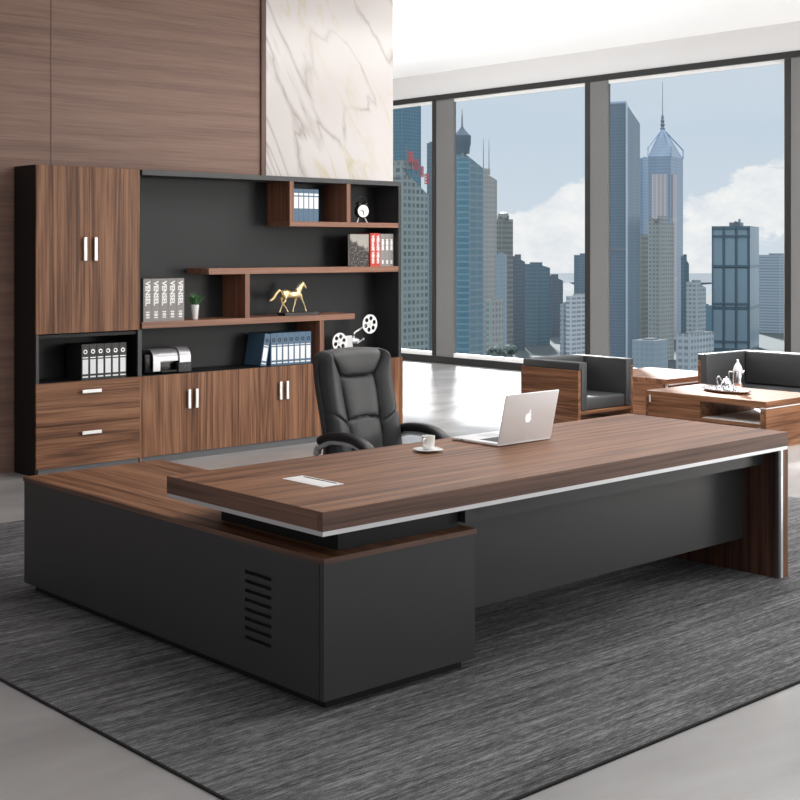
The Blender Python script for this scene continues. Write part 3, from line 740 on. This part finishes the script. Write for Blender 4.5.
bm.transform(Matrix.Translation((4.245, 4.455, ZD+.001)) @ Matrix.Rotation(math.radians(25), 4, 'Z'))
single('saucer', bm, 'porcelain', (4.245, 4.455, ZD+.001), 'white square saucer under the coffee cup on the desk', 'saucer', smooth=True)

# ================================================================= LOUNGE
def seat_unit(name, label, cat, loc, rz, Wd, Dp, ncush):
    """faces -y, origin at floor centre of the front edge"""
    t_ = thing(name, label, cat, loc, rz)
    hw = Wd/2
    for s_ in (-1, 1):
        xa, xb = sorted((s_*hw, s_*(hw-.035)))
        sp_ = obj('side_panel', B(xa, xb, .0, Dp, 0, .60, bev=.001), 'walnut_y', t_); sp_['label'] = 'walnut side panel'
    obj('front_rail', B(-hw+.035, hw-.035, .0, .03, .195, .23), 'walnut_x', t_)
    obj('bottom_board', B(-hw+.035, hw-.035, .03, Dp-.03, .205, .23), 'black', t_)
    obj('back_board', B(-hw+.035, hw-.035, Dp-.03, Dp, .10, .60), 'walnut_x', t_)
    for s_ in (-1, 1):
        bm = bmesh.new()
        xa, xb = sorted((s_*(hw-.037), s_*(hw-.115)))
        box(bm, xa, xb, -.012, Dp-.02, .232, .672, bev=.012, seg=3)
        xa, xb = sorted((s_*(hw-.004), s_*(hw-.045)))
        box(bm, xa, xb, -.010, Dp-.02, .602, .6705, bev=.008, seg=3)
        obj('arm_pad', bm, 'leather', t_, smooth=True)
    obj('back_cushion', B(-hw+.117, hw-.117, Dp-.20, Dp-.032, .345, .676, bev=.02, seg=3), 'leather', t_, smooth=True)
    cw = (Wd-.234)/ncush
    for k in range(ncush):
        sc2 = obj('seat_cushion', B(-hw+.118+cw*k, -hw+.116+cw*(k+1), .0, Dp-.20, .232, .345, bev=.018, seg=3), 'leather', t_, smooth=True)
    return t_
seat_unit('armchair', 'black leather armchair with walnut side panels by the window', 'armchair', (9.615, 7.71, 0), 0, .80, .695, 1)
seat_unit('sofa', 'long black leather sofa with walnut end panel behind the tea tray', 'sofa', (10.90, 6.42, 0), -PI/2, 2.36, .84, 3)

# coffee table
ct = thing('coffee_table', 'low walnut coffee table carrying the tea tray, in front of the sofa', 'table', (10.2, 6.79, 0))
xa, xb, ya, yb = 9.78, 10.64, 6.135, 7.385
obj('tabletop', B(xa, xb, ya, yb, .357, .410, bev=.001), 'walnut_y', ct, world=True)
obj('edge_band', B(xa, xb, ya-.0015, ya-.0002, .357, .410), 'walnut_x', ct, world=True)
obj('end_panel', B(xa, xb, ya, ya+.055, 0, .347), 'walnut_x', ct, world=True)
obj('end_panel', B(xa, xb, yb-.03, yb, 0, .357), 'walnut_x', ct, world=True)
obj('drawer_box', B(xa+.002, xb, 6.80, yb-.03, .05, .357), 'walnut_y', ct, world=True)
obj('lower_shelf', B(xa+.005, xb, ya+.055, 6.80, .185, .212), 'walnut_y', ct, world=True)
obj('bright_sheet', B(xa+.03, xb-.005, ya+.06, 6.795, .212, .217), 'ceiling', ct, world=True)  # white sheet added to imitate bright floor seen through the opening
obj('bottom_board', B(xa+.02, xb, ya+.055, 6.80, .05, .07), 'walnut_y', ct, world=True)
obj('metal_strip', B(xa-.003, xb, ya-.003, ya+.05, .347, .357), 'handle', ct, world=True)
obj('metal_clip', B(xa-.003, xa+.01, yb-.055, yb-.04, .31, .375), 'handle', ct, world=True)

# corner side table
st_ = thing('side_table', 'low walnut corner table between the armchair and the sofa', 'table', (11.3, 8.4, 0))
xa, xb, ya, yb = 10.80, 11.80, 7.90, 8.86
obj('tabletop', B(xa, xb, ya, yb, .352, .402, bev=.001), 'walnut_x', st_, world=True)
obj('side_panel', B(xa, xa+.03, ya+.05, yb, 0, .352), 'walnut_y', st_, world=True)
obj('side_panel', B(xb-.03, xb, ya+.05, yb, 0, .352), 'walnut_y', st_, world=True)
obj('drawer_front', B(xa+.10, xb-.03, ya+.02, ya+.04, .04, .335), 'walnut_x', st_, world=True)
obj('metal_strip', B(xa+.04, xb, ya-.003, ya+.015, .340, .352), 'handle', st_, world=True)
obj('metal_post', B(xa+.032, xa+.055, ya+.02, ya+.045, 0, .352), 'handle', st_, world=True)
obj('carcass', B(xa+.06, xb-.03, ya+.05, yb-.03, .04, .33), 'black', st_, world=True)

# ---- tea tray and silver set
tx, ty, tz = 10.20, 6.81, .410
bm = bmesh.new(); rings = []
for r_, z_ in ((.80,.0),(.88,.004),(1.0,.022),(1.0,.027),(.87,.010),(.01,.007)):
    rings.append([bm.verts.new((.15*r_*(1+.03*math.cos(16*a) if r_ > .95 else 1)*math.cos(a), .27*r_*(1+.03*math.cos(16*a) if r_ > .95 else 1)*math.sin(a), z_)) for a in [2*PI*i/64 for i in range(64)]])
for a, b_ in zip(rings, rings[1:]):
    for i in range(64): bm.faces.new((a[i], a[(i+1) % 64], b_[(i+1) % 64], b_[i]))
bm.faces.new(rings[0][::-1]); bm.faces.new(rings[-1])
tr_ = obj('serving_tray', bm, 'chrome', smooth=True); tr_.location = (tx, ty, tz); tr_.rotation_euler = (0, 0, math.radians(-14))
tag(tr_, 'oval silver tray with a fluted rim on the coffee table', 'tray')
tz2 = tz+.0105
def at_tray(dx, dy):
    a = math.radians(-14); return (tx+dx*math.cos(a)-dy*math.sin(a), ty+dx*math.sin(a)+dy*math.cos(a), tz2)
p = thing('coffee_pot', 'tall silver coffee pot with pointed lid and side handle on the tray', 'pot', at_tray(.02, -.13), math.radians(-40))
obj('body', lathe(bmesh.new(), [(.040,0),(.043,.004),(.042,.10),(.041,.185),(.040,.19)], n=28), 'chrome', p, smooth=True)
obj('lid', lathe(bmesh.new(), [(.042,.19),(.043,.196),(.030,.235),(.013,.262),(.008,.268),(.011,.275),(.009,.288),(.002,.291)], n=28), 'white', p, smooth=True)
obj('handle', tube(bmesh.new(), [(-.038,0,.18),(-.075,0,.185),(-.080,0,.178),(-.078,0,.10)], .006, 8), 'silver', p, smooth=True)
obj('spout', tube(bmesh.new(), [(.035,0,.165),(.052,0,.185),(.060,0,.192)], [.012,.008,.006], 8), 'chrome', p, smooth=True)
p = thing('teapot', 'round silver teapot with a looped handle left of the coffee pot', 'pot', at_tray(.03, .025), math.radians(-70))
obj('body', lathe(bmesh.new(), [(.025,0),(.038,.006),(.052,.035),(.050,.070),(.034,.092),(.030,.095)], n=28), 'chrome', p, smooth=True)
obj('lid', lathe(bmesh.new(), [(.031,.095),(.028,.102),(.010,.110),(.005,.114),(.008,.122),(.001,.127)], n=24), 'white', p, smooth=True)
obj('handle', tube(bmesh.new(), smooth_path(((-.045,0,.085),(-.070,0,.125),(-.088,0,.105),(-.075,0,.05),(-.048,0,.03)), 5), .005, 8), 'chrome', p, smooth=True)
obj('spout', tube(bmesh.new(), smooth_path(((.045,0,.04),(.07,0,.06),(.085,0,.095)), 4), .008, 8), 'chrome', p, smooth=True)
pc = thing('tea_cup', 'small silver cup at the far end of the tray', 'cup', at_tray(-.02, .165), 0, 'small silver cups on the tray')
obj('bowl', lathe(bmesh.new(), [(.014,0),(.022,.008),(.027,.030),(.027,.038),(.024,.038),(.018,.010)], n=24), 'chrome', pc, smooth=True)
obj('cup_handle', tube(bmesh.new(), smooth_path(((-.025,0,.032),(-.038,0,.030),(-.036,0,.014),(-.022,0,.012)), 4), .003, 8), 'chrome', pc, smooth=True)
for dx, dy, lb_ in ((-.055, .095, 'small silver cup in front of the round teapot'), (-.065, -.02, 'small silver cup between the teapot and the coffee pot')):
    c2 = copy_tree(pc); c2.location = at_tray(dx, dy); c2.rotation_euler = (0, 0, dy*9); c2['label'] = lb_
p = thing('sugar_bowl', 'small lidded silver sugar bowl at the near end of the tray', 'bowl', at_tray(-.035, -.175), 0)
obj('bowl', lathe(bmesh.new(), [(.014,0),(.024,.006),(.028,.020),(.025,.030)], n=24), 'chrome', p, smooth=True)
obj('lid', lathe(bmesh.new(), [(.026,.030),(.018,.037),(.004,.041),(.004,.048),(.001,.050)], n=24), 'chrome', p, smooth=True)

# ================================================================= CITY OUTSIDE
GZ = -75.0
struct('ground', B(60, 1900, -900, 2100, GZ-2, GZ), noisy('city_ground', srgb(62,70,72), .9, amp=.2, scale=.01), 'distant city ground')
def facade(name, wall, glass, pu, pv, fu=.3, fv=.4, rough=.5, vary=.25, spec=.4):  # distance haze is put into the pale wall and glass colours
    m, t, b = pmat(name, wall, rough, 0, spec)
    oc = t.n('ShaderNodeTexCoord').outputs['Object']; sx = t.n('ShaderNodeSeparateXYZ', {0: oc})
    uu = t.math('DIVIDE', t.math('ADD', sx.outputs[0], sx.outputs[1]), pu); vv = t.math('DIVIDE', sx.outputs[2], pv)
    mu = t.math('GREATER_THAN', t.math('FRACT', uu), fu) if fu > 0 else 1.0
    mv = t.math('GREATER_THAN', t.math('FRACT', vv), fv) if fv > 0 else 1.0
    mask = t.math('MULTIPLY', mu, mv)
    cell = t.n('ShaderNodeCombineXYZ', {0: t.math('FLOOR', uu), 1: t.math('FLOOR', vv)}).outputs[0]
    wn = t.n('ShaderNodeTexWhiteNoise', {'Vector': cell}).outputs[0]
    gcol = t.mix(t.math('MULTIPLY', wn, vary), glass, wall)
    col1 = t.n('ShaderNodeTexWhiteNoise', {'W': t.math('FLOOR', t.math('MULTIPLY', uu, .34))}, noise_dimensions='1D').outputs[0]
    big = t.math('ADD', t.math('MULTIPLY', t.noise(t.mapping(oc, scale=(1,1,.4)), .06, 4, .7), .9), t.math('MULTIPLY', col1, 1.1))
    c = t.mix(mask, wall, gcol)
    c = t.mix(t.math('MULTIPLY', big, .25), c, [min(1, x*.6) for x in wall])
    m.node_tree.links.new(c, b.inputs['Base Color'])
    return m
def frame_at(px, D, phi):
    lat = (px-400)*D/f_px; base = FW*D + RT*lat
    r_ = RT*math.sin(phi)+FW*math.cos(phi)
    return base, math.atan2(r_.y, r_.x), lat
def zat(py, D): return H-(py-HY)*D/f_px
def dims(pl_, pm, pr_, D, phi):
    lat = (pm-400)*D/f_px; k1 = (pl_-400)/f_px; k2 = (pr_-400)/f_px
    t_ = (lat-k1*D)/(math.cos(phi)+k1*math.sin(phi)); s_ = (k2*D-lat)/(math.sin(phi)-k2*math.cos(phi))
    return max(t_, 2), max(s_, 2)
ROOFM = noisy('roof_dimmed', srgb(58,60,62), .95, amp=.1, scale=.1)  # roof tops coloured dark to tone down the sunlight on them
def roofs(o):
    for p_ in o.data.polygons:
        if p_.normal.z > .5: p_.material_index = 1
def tower(name, label, pl_, pm, pr_, top, D, mat, phi=38, extra=None, group='city towers beyond the windows', cat='building', back_drop=0):
    ph = math.radians(phi); base, rz, lat = frame_at(pm, D, ph); t_, s_ = dims(pl_, pm, pr_, D, ph)
    h_ = zat(top, D)-GZ
    bm = B(0, s_, 0, t_, 0, h_)
    if back_drop:
        for v in bm.verts:
            if v.co.z > 1 and v.co.x > 1: v.co.z -= back_drop*D/f_px
    if extra is None:
        pass
        # roof plant room keeps it from being a bare box
        u_ = D/f_px
        box(bm, s_*.25, s_*.7, t_*.25, t_*.7, h_-back_drop*u_, h_+1.6*u_)
        o = obj(name, bm, [mat, ROOFM]); roofs(o); o.location = (base.x, base.y, GZ); o.rotation_euler = (0, 0, rz); return tag(o, label, cat, group)
    r_ = thing(name, label, cat, (base.x, base.y, GZ), rz, group)
    roofs(obj('tower_body', bm, [mat, ROOFM], r_))
    extra(r_, s_, t_, h_, D/f_px)
    return r_
c_metal = noisy('mast_metal', srgb(120,128,136), .5, amp=.05)
def px2(D, n): return n*D/f_px

F1 = facade('facade_teal', srgb(104,136,150), srgb(80,118,136), px2(700,5), px2(700,4), .2, .3)
F2 = facade('facade_apartment', srgb(150,160,158), srgb(76,92,94), px2(420,7.5), px2(420,7), .35, .42, vary=.5)
F3 = facade('facade_slate', srgb(112,122,130), srgb(90,102,112), px2(900,3), px2(900,4), .3, .3)
F4 = facade('facade_cyan', srgb(138,154,160), srgb(96,132,146), px2(600,13), px2(600,7), .12, .28)
F5 = facade('facade_beige', srgb(178,176,170), srgb(140,146,148), px2(800,4), px2(800,5), .5, .4)
F6 = facade('facade_stripe', srgb(150,150,144), srgb(92,104,108), px2(900,3.5), px2(900,5), .3, .45)
F7 = facade('facade_pale', srgb(158,170,178), srgb(142,158,170), px2(800,4), px2(800,4), .3, .4)
F8 = facade('facade_tealgrey', srgb(112,132,140), srgb(88,112,122), px2(1000,3), px2(1000,4), .25, .35)
F9 = facade('facade_bluegrey', srgb(120,136,148), srgb(100,118,134), px2(900,2.5), px2(900,3), .3, .4, rough=.3)
F10 = facade('facade_white', srgb(206,210,214), srgb(120,132,140), px2(800,8), px2(800,4), .15, .5)
F11 = facade('facade_lightblue', srgb(156,172,188), srgb(128,148,170), px2(1100,2.5), px2(1100,3.2), .3, .4, rough=.3)
F12 = facade('facade_resid', srgb(170,172,168), srgb(116,126,128), px2(900,4), px2(900,4.2), .4, .45, vary=.4)
F13 = facade('facade_grid', srgb(86,108,120), srgb(150,172,184), px2(1000,12), px2(1000,41), .22, .08, rough=.3, vary=.1)
F14 = facade('facade_lines', srgb(176,186,194), srgb(128,142,154), px2(1000,40), px2(1000,3.4), .02, .5)
F15 = facade('facade_pink', srgb(208,198,196), srgb(172,170,176), px2(1099,4.2), px2(1099,60), .45, .06)
F16 = facade('facade_offwhite', srgb(184,192,196), srgb(108,120,128), px2(700,6), px2(700,6), .35, .5, vary=.4)

# left bay
tower('glass_tower', 'tall teal glass tower behind the red sign in the leftmost window', 380, 402, 421, 97, 800, F1, 40)
def ex_sign(r_, s_, t_, h_, u):
    # stepped roof, rows of balconies and the red rooftop lettering
    obj('roof_block', B(s_*.1, s_*.5, t_*.15, t_*.8, h_, h_+8*u), F2, r_)
    for k in range(16):
        obj('balcony_band', B(-1.2*u, .0, t_*.1, t_*.9, h_-(10+12*k)*u, h_-(8.6+12*k)*u), c_metal, r_)
    fr_ = B(s_*.15, s_*.95, -1.0*u, 0, h_-6*u, h_-5.5*u)
    for k in range(5): box(fr_, s_*(.15+.19*k), s_*(.15+.19*k)+.3*u, -1.0*u, 0, h_-6*u, h_+22*u-6*u*k)
    sg = obj('sign_frame', fr_, c_metal, r_)
    bm = bmesh.new(); 
    red = noisy('sign_red', srgb(200,92,96), .6, amp=.1)
    for k in range(4):
        cx = s_*(.20+.20*k); cz = h_+(16-7*k)*u
        for q in range(4): box(bm, cx, cx+s_*.15, -1.4*u, -1.0*u, cz-q*3.2*u, cz-q*3.2*u+1.1*u)
        for q in (0, .068, .136): box(bm, cx+s_*q, cx+s_*q+s_*.022, -1.4*u, -1.0*u, cz-9.6*u, cz+1*u)
    obj('sign_letters', bm, red, sg)['label'] = 'faded red lettering'
tower('apartment_tower', 'grey apartment tower with red roof lettering in the leftmost window', 388, 402, 429, 168, 420, F2, 36, ex_sign, back_drop=26)
tower('office_tower', 'dark slate tower at the right edge of the leftmost window', 419, 424, 446, 196, 900, F3, 40)
tower('slim_tower', 'thin blue tower touching the black jamb in the leftmost window', 427, 429, 436, 143, 1000, F8, 40)
# second bay
def ex_crown(r_, s_, t_, h_, u):
    cr = noisy('crown_grey', srgb(96,110,120), .6, amp=.1)
    cx, cy = s_*.16, t_*.38; R_ = 8.8*u
    obj('crown', lathe(bmesh.new(), [(R_*.85,0),(R_*.9,6*u),(R_*1.0,9*u),(R_*1.02,18*u),(R_*.8,20*u),(R_*.35,24*u),(R_*.12,27*u),(R_*.08,30*u)], (cx, cy, h_-1*u), 28), cr, r_, smooth=True)
    obj('spire', lathe(bmesh.new(), [(1.0*u,0),(.7*u,8*u),(.2*u,17*u)], (cx, cy, h_+27*u), 8), c_metal, r_)
    cy_ = facade('facade_bay', srgb(116,150,160), srgb(78,120,136), px2(600,50), px2(600,6.2), 0, .28)
    obj('glass_bay', lathe(bmesh.new(), [(6.4*u,0),(6.4*u,h_-10*u),(5.2*u,h_-6*u)], (0, 0, 0), 20), cy_, r_, smooth=True)
tower('domed_tower', 'cyan glass tower with a round crown and spire in the second window', 452, 463, 483, 152, 600, F4, 34, ex_crown, back_drop=14)
def ex_ant(r_, s_, t_, h_, u):
    for q in (.25, .62): obj('antenna', lathe(bmesh.new(), [(.5*u,0),(.35*u,22*u),(.12*u,36*u)], (s_*q, t_*.3, h_-2*u), 6), c_metal, r_)
    obj('roof_block', B(s_*.05, s_*.6, t_*.1, t_*.7, h_-3*u, h_+3*u), F5, r_)
tower('antenna_tower', 'beige tower with two thin antennas in the second window', 474, 482, 497, 171, 800, F5, 36, ex_ant, back_drop=8)
def ex_round(r_, s_, t_, h_, u): obj('crown', lathe(bmesh.new(), [(5.5*u,0),(6*u,3*u),(4.5*u,6*u),(2*u,7*u)], (s_*.4, t_*.45, h_), 20), F6, r_, smooth=True)
tower('apartment_tower', 'brown striped apartment tower with a rounded top in the second window', 495, 502, 513, 219, 900, F6, 38, ex_round)
tower('office_block', 'pale blue slab in front of the brown striped tower', 495, 498, 507, 254, 780, F7, 38)
tower('office_block', 'low beige stepped block at the foot of the striped tower', 486, 491, 503, 300, 620, F12, 38)
tower('office_block', 'dark slate block with a sloping roofline right of the striped tower', 511, 514, 525, 256, 1000, F3, 38, back_drop=6)
tower('office_block', 'wide teal grey block in the middle of the second window', 522, 537, 550, 264, 1050, F8, 42, back_drop=4)
tower('office_block', 'grey block just right of the wide teal block', 546, 552, 563, 276, 1150, F3, 38, back_drop=5)
tower('office_block', 'white block with fine dark window rows low in the second window', 566, 571, 592, 296, 700, F10, 40)
tower('office_block', 'flat grey tower beside the second window jamb', 574, 579, 596, 255, 1000, F9, 40)
tower('office_block', 'small pale block left of the white block', 560, 563, 570, 304, 900, F16, 40)
# third bay
def ex_l(r_, s_, t_, h_, u):
    obj('corner_strip', B(-1.2*u, 4.5*u, -.6*u, .0, 0, h_), noisy('strip_pale', srgb(186,196,206), .4, amp=.04), r_)
    obj('roof_edge', B(0, 3*u, 0, t_, h_, h_+2*u), noisy('roof_pale', srgb(170,186,204), .5, amp=.04), r_)
    obj('dark_band', B(-.4*u, 0, 0, t_, h_-148*u, h_-145*u), c_metal, r_)
tower('glass_tower', 'tall blue grey tower with a pale corner strip left of the spired tower', 588, 626, 640, 103, 850, F9, 24, ex_l, back_drop=16)
def ex_plaza(r_, s_, t_, h_, u):
    pale = noisy('crown_steel', srgb(140,162,188), .4, amp=.06)
    cx, cy = s_*.5, t_*.64
    bm = bmesh.new()
    lo_ = [bm.verts.new((x, y, h_)) for x, y in ((0,0),(s_,0),(s_,t_),(0,t_))]
    md_ = [bm.verts.new((cx+(x-cx)*.68, cy+(y-cy)*.68, h_+11*u)) for x, y in ((0,0),(s_,0),(s_,t_),(0,t_))]
    tp = [bm.verts.new((cx+(x-cx)*.10, cy+(y-cy)*.10, h_+29*u)) for x, y in ((0,0),(s_,0),(s_,t_),(0,t_))]
    for a, b_ in ((lo_, md_), (md_, tp)):
        for i in range(4): bm.faces.new((a[i], a[(i+1) % 4], b_[(i+1) % 4], b_[i]))
    bm.faces.new(tp); obj('crown', bm, F11, r_)
    bm = bmesh.new()
    for x, y in ((0,0),(s_,0),(s_,t_),(0,t_)): tube(bm, [(x, y, h_), (x, y, h_+9*u), (cx, cy, h_+30*u)], .7*u, 6)
    obj('crown_frame', bm, pale, r_)
    obj('spire', lathe(bmesh.new(), [(2*u,0),(2.6*u,2*u),(1.5*u,4*u),(2.5*u,6*u),(1.4*u,8*u),(2.2*u,10*u),(1.2*u,12*u),(1.6*u,14*u),(.6*u,16*u),(.4*u,17*u),(.25*u,50*u)], (cx, cy, h_+28*u), 12), c_metal, r_)
    obj('left_facade_panel', B(-.8*u, 0, t_*.12, t_*.82, h_-250*u, h_-18*u), F15, r_)
    obj('right_facade_panel', B(s_*.08, s_*.45, -.8*u, 0, h_-250*u, h_-18*u), F15, r_)
tower('spired_tower', 'tallest light blue tower with pointed crown and long spire in the third window', 648, 671, 683, 156, 1100, F11, 26, ex_plaza)
tower('glass_tower', 'pale blue wing tower between the corner strip tower and the spired tower', 640, 643, 651, 158, 1150, F11, 30)
tower('apartment_tower', 'grey apartment tower behind the tallest residential block', 636, 641, 652, 236, 950, F6, 36)
def ex_steps(r_, s_, t_, h_, u):
    obj('roof_block', B(s_*.0, s_*.45, t_*.5, t_*.95, h_, h_+5*u), F12, r_)
    obj('roof_block', B(s_*.1, s_*.7, t_*.1, t_*.35, h_, h_+7*u), F12, r_)
tower('apartment_tower', 'pale residential tower with many windows before the spired tower', 648, 660, 674, 223, 900, F12, 38, ex_steps)
tower('office_tower', 'narrow blue tower at the right foot of the spired tower', 681, 684, 689, 256, 1000, F8, 36, back_drop=8)
tower('office_block', 'light grey slab with a slanted roof right of the spired tower', 686, 697, 706, 282, 950, F16, 36, back_drop=6)
tower('office_block', 'dark teal low block in the gap before the gridded tower', 700, 703, 712, 306, 1090, F1, 36)
def ex_crane(r_, s_, t_, h_, u):
    bm = B(s_*.2, s_*.5, t_*.3, t_*.6, h_, h_+4*u); box(bm, s_*.55, s_*.6, t_*.4, t_*.45, h_, h_+8*u); box(bm, s_*.1, s_*.55, t_*.4, t_*.44, h_+4*u, h_+5*u)
    obj('roof_crane', bm, c_metal, r_)
    dk_ = noisy('grid_frame', srgb(84,104,116), .5, amp=.05)
    bm = bmesh.new()
    for q in (0, .33, .66, .97): box(bm, -1*u, 0, t_*q, t_*q+1.2*u, 0, h_)
    for k in range(4): box(bm, -1*u, 0, 0, t_, h_-(3+38*k)*u, h_-(1+38*k)*u)
    box(bm, -1*u, 0, 0, t_, h_-11*u, h_-9*u)
    obj('frame_grid', bm, dk_, r_)
tower('gridded_tower', 'dark framed tower with pale window grid in the right of the third window', 712, 750, 759, 226, 980, F13, 22, ex_crane)
tower('striped_tower', 'pale horizontally striped tower right of the gridded tower', 752, 780, 812, 255, 1200, F14, 40)
tower('office_block', 'low white block with window rows left of the grid tower foot', 676, 690, 714, 334, 650, F16, 40)
tower('office_block', 'low pale slab seen above the coffee table side', 632, 655, 668, 341, 600, F7, 36)
for px_, D_, r_, lb_ in ((500, 380, 1.5, 'round tree at the foot of the domed tower'), (507, 390, 1.8, 'bushy tree below the striped tower'), (492, 370, 1.2, 'small tree left of the other street trees')):
    base, _, _ = frame_at(px_, D_, 0); z_ = zat(352, D_)
    tr3 = thing('tree', lb_, 'tree', (base.x, base.y, GZ), 0, 'street trees')
    bm = bmesh.new()
    for k in range(9):
        bmesh.ops.create_icosphere(bm, subdivisions=2, radius=r_*random.uniform(.5, .8), matrix=Matrix.Translation((random.uniform(-1,1)*r_*.8, random.uniform(-1,1)*r_*.8, z_-GZ+random.uniform(-1,.6)*r_)))
    for v in bm.verts: v.co += Vector((random.uniform(-.3,.3),)*3)
    obj('crown', bm, noisy('tree_green', srgb(84,98,92), .9, amp=.4, scale=.6), tr3)
    obj('trunk', cyl(bmesh.new(), (0, 0, (z_-GZ)/2), .6, z_-GZ), noisy('trunk', srgb(90,80,70), .9), tr3)
# distant hill
bm = bmesh.new(); hill = []
Dh = 3600
for px_, py_ in ((380,300),(450,292),(520,284),(545,283),(560,279),(575,285),(600,292),(640,290),(670,287),(690,284),(703,275),(712,277),(725,284),(760,290),(800,292),(860,300)):
    b_, _, _ = frame_at(px_, Dh, 0); hill.append((b_, zat(py_, Dh)))
rows = []
for off, k in ((-500, 0), (-250, .6), (0, 1), (300, .6), (700, 0)):
    rows.append([bm.verts.new((p_.x+FW.x*off, p_.y+FW.y*off, GZ-2+(z_-GZ+2)*k)) for p_, z_ in hill])
for a, b_ in zip(rows, rows[1:]):
    for i in range(len(hill)-1): bm.faces.new((a[i], a[i+1], b_[i+1], b_[i]))
struct('hills', bm, noisy('hill_blue', srgb(48,64,76), .95, amp=.1, scale=.005), 'blue distant hill', smooth=True)
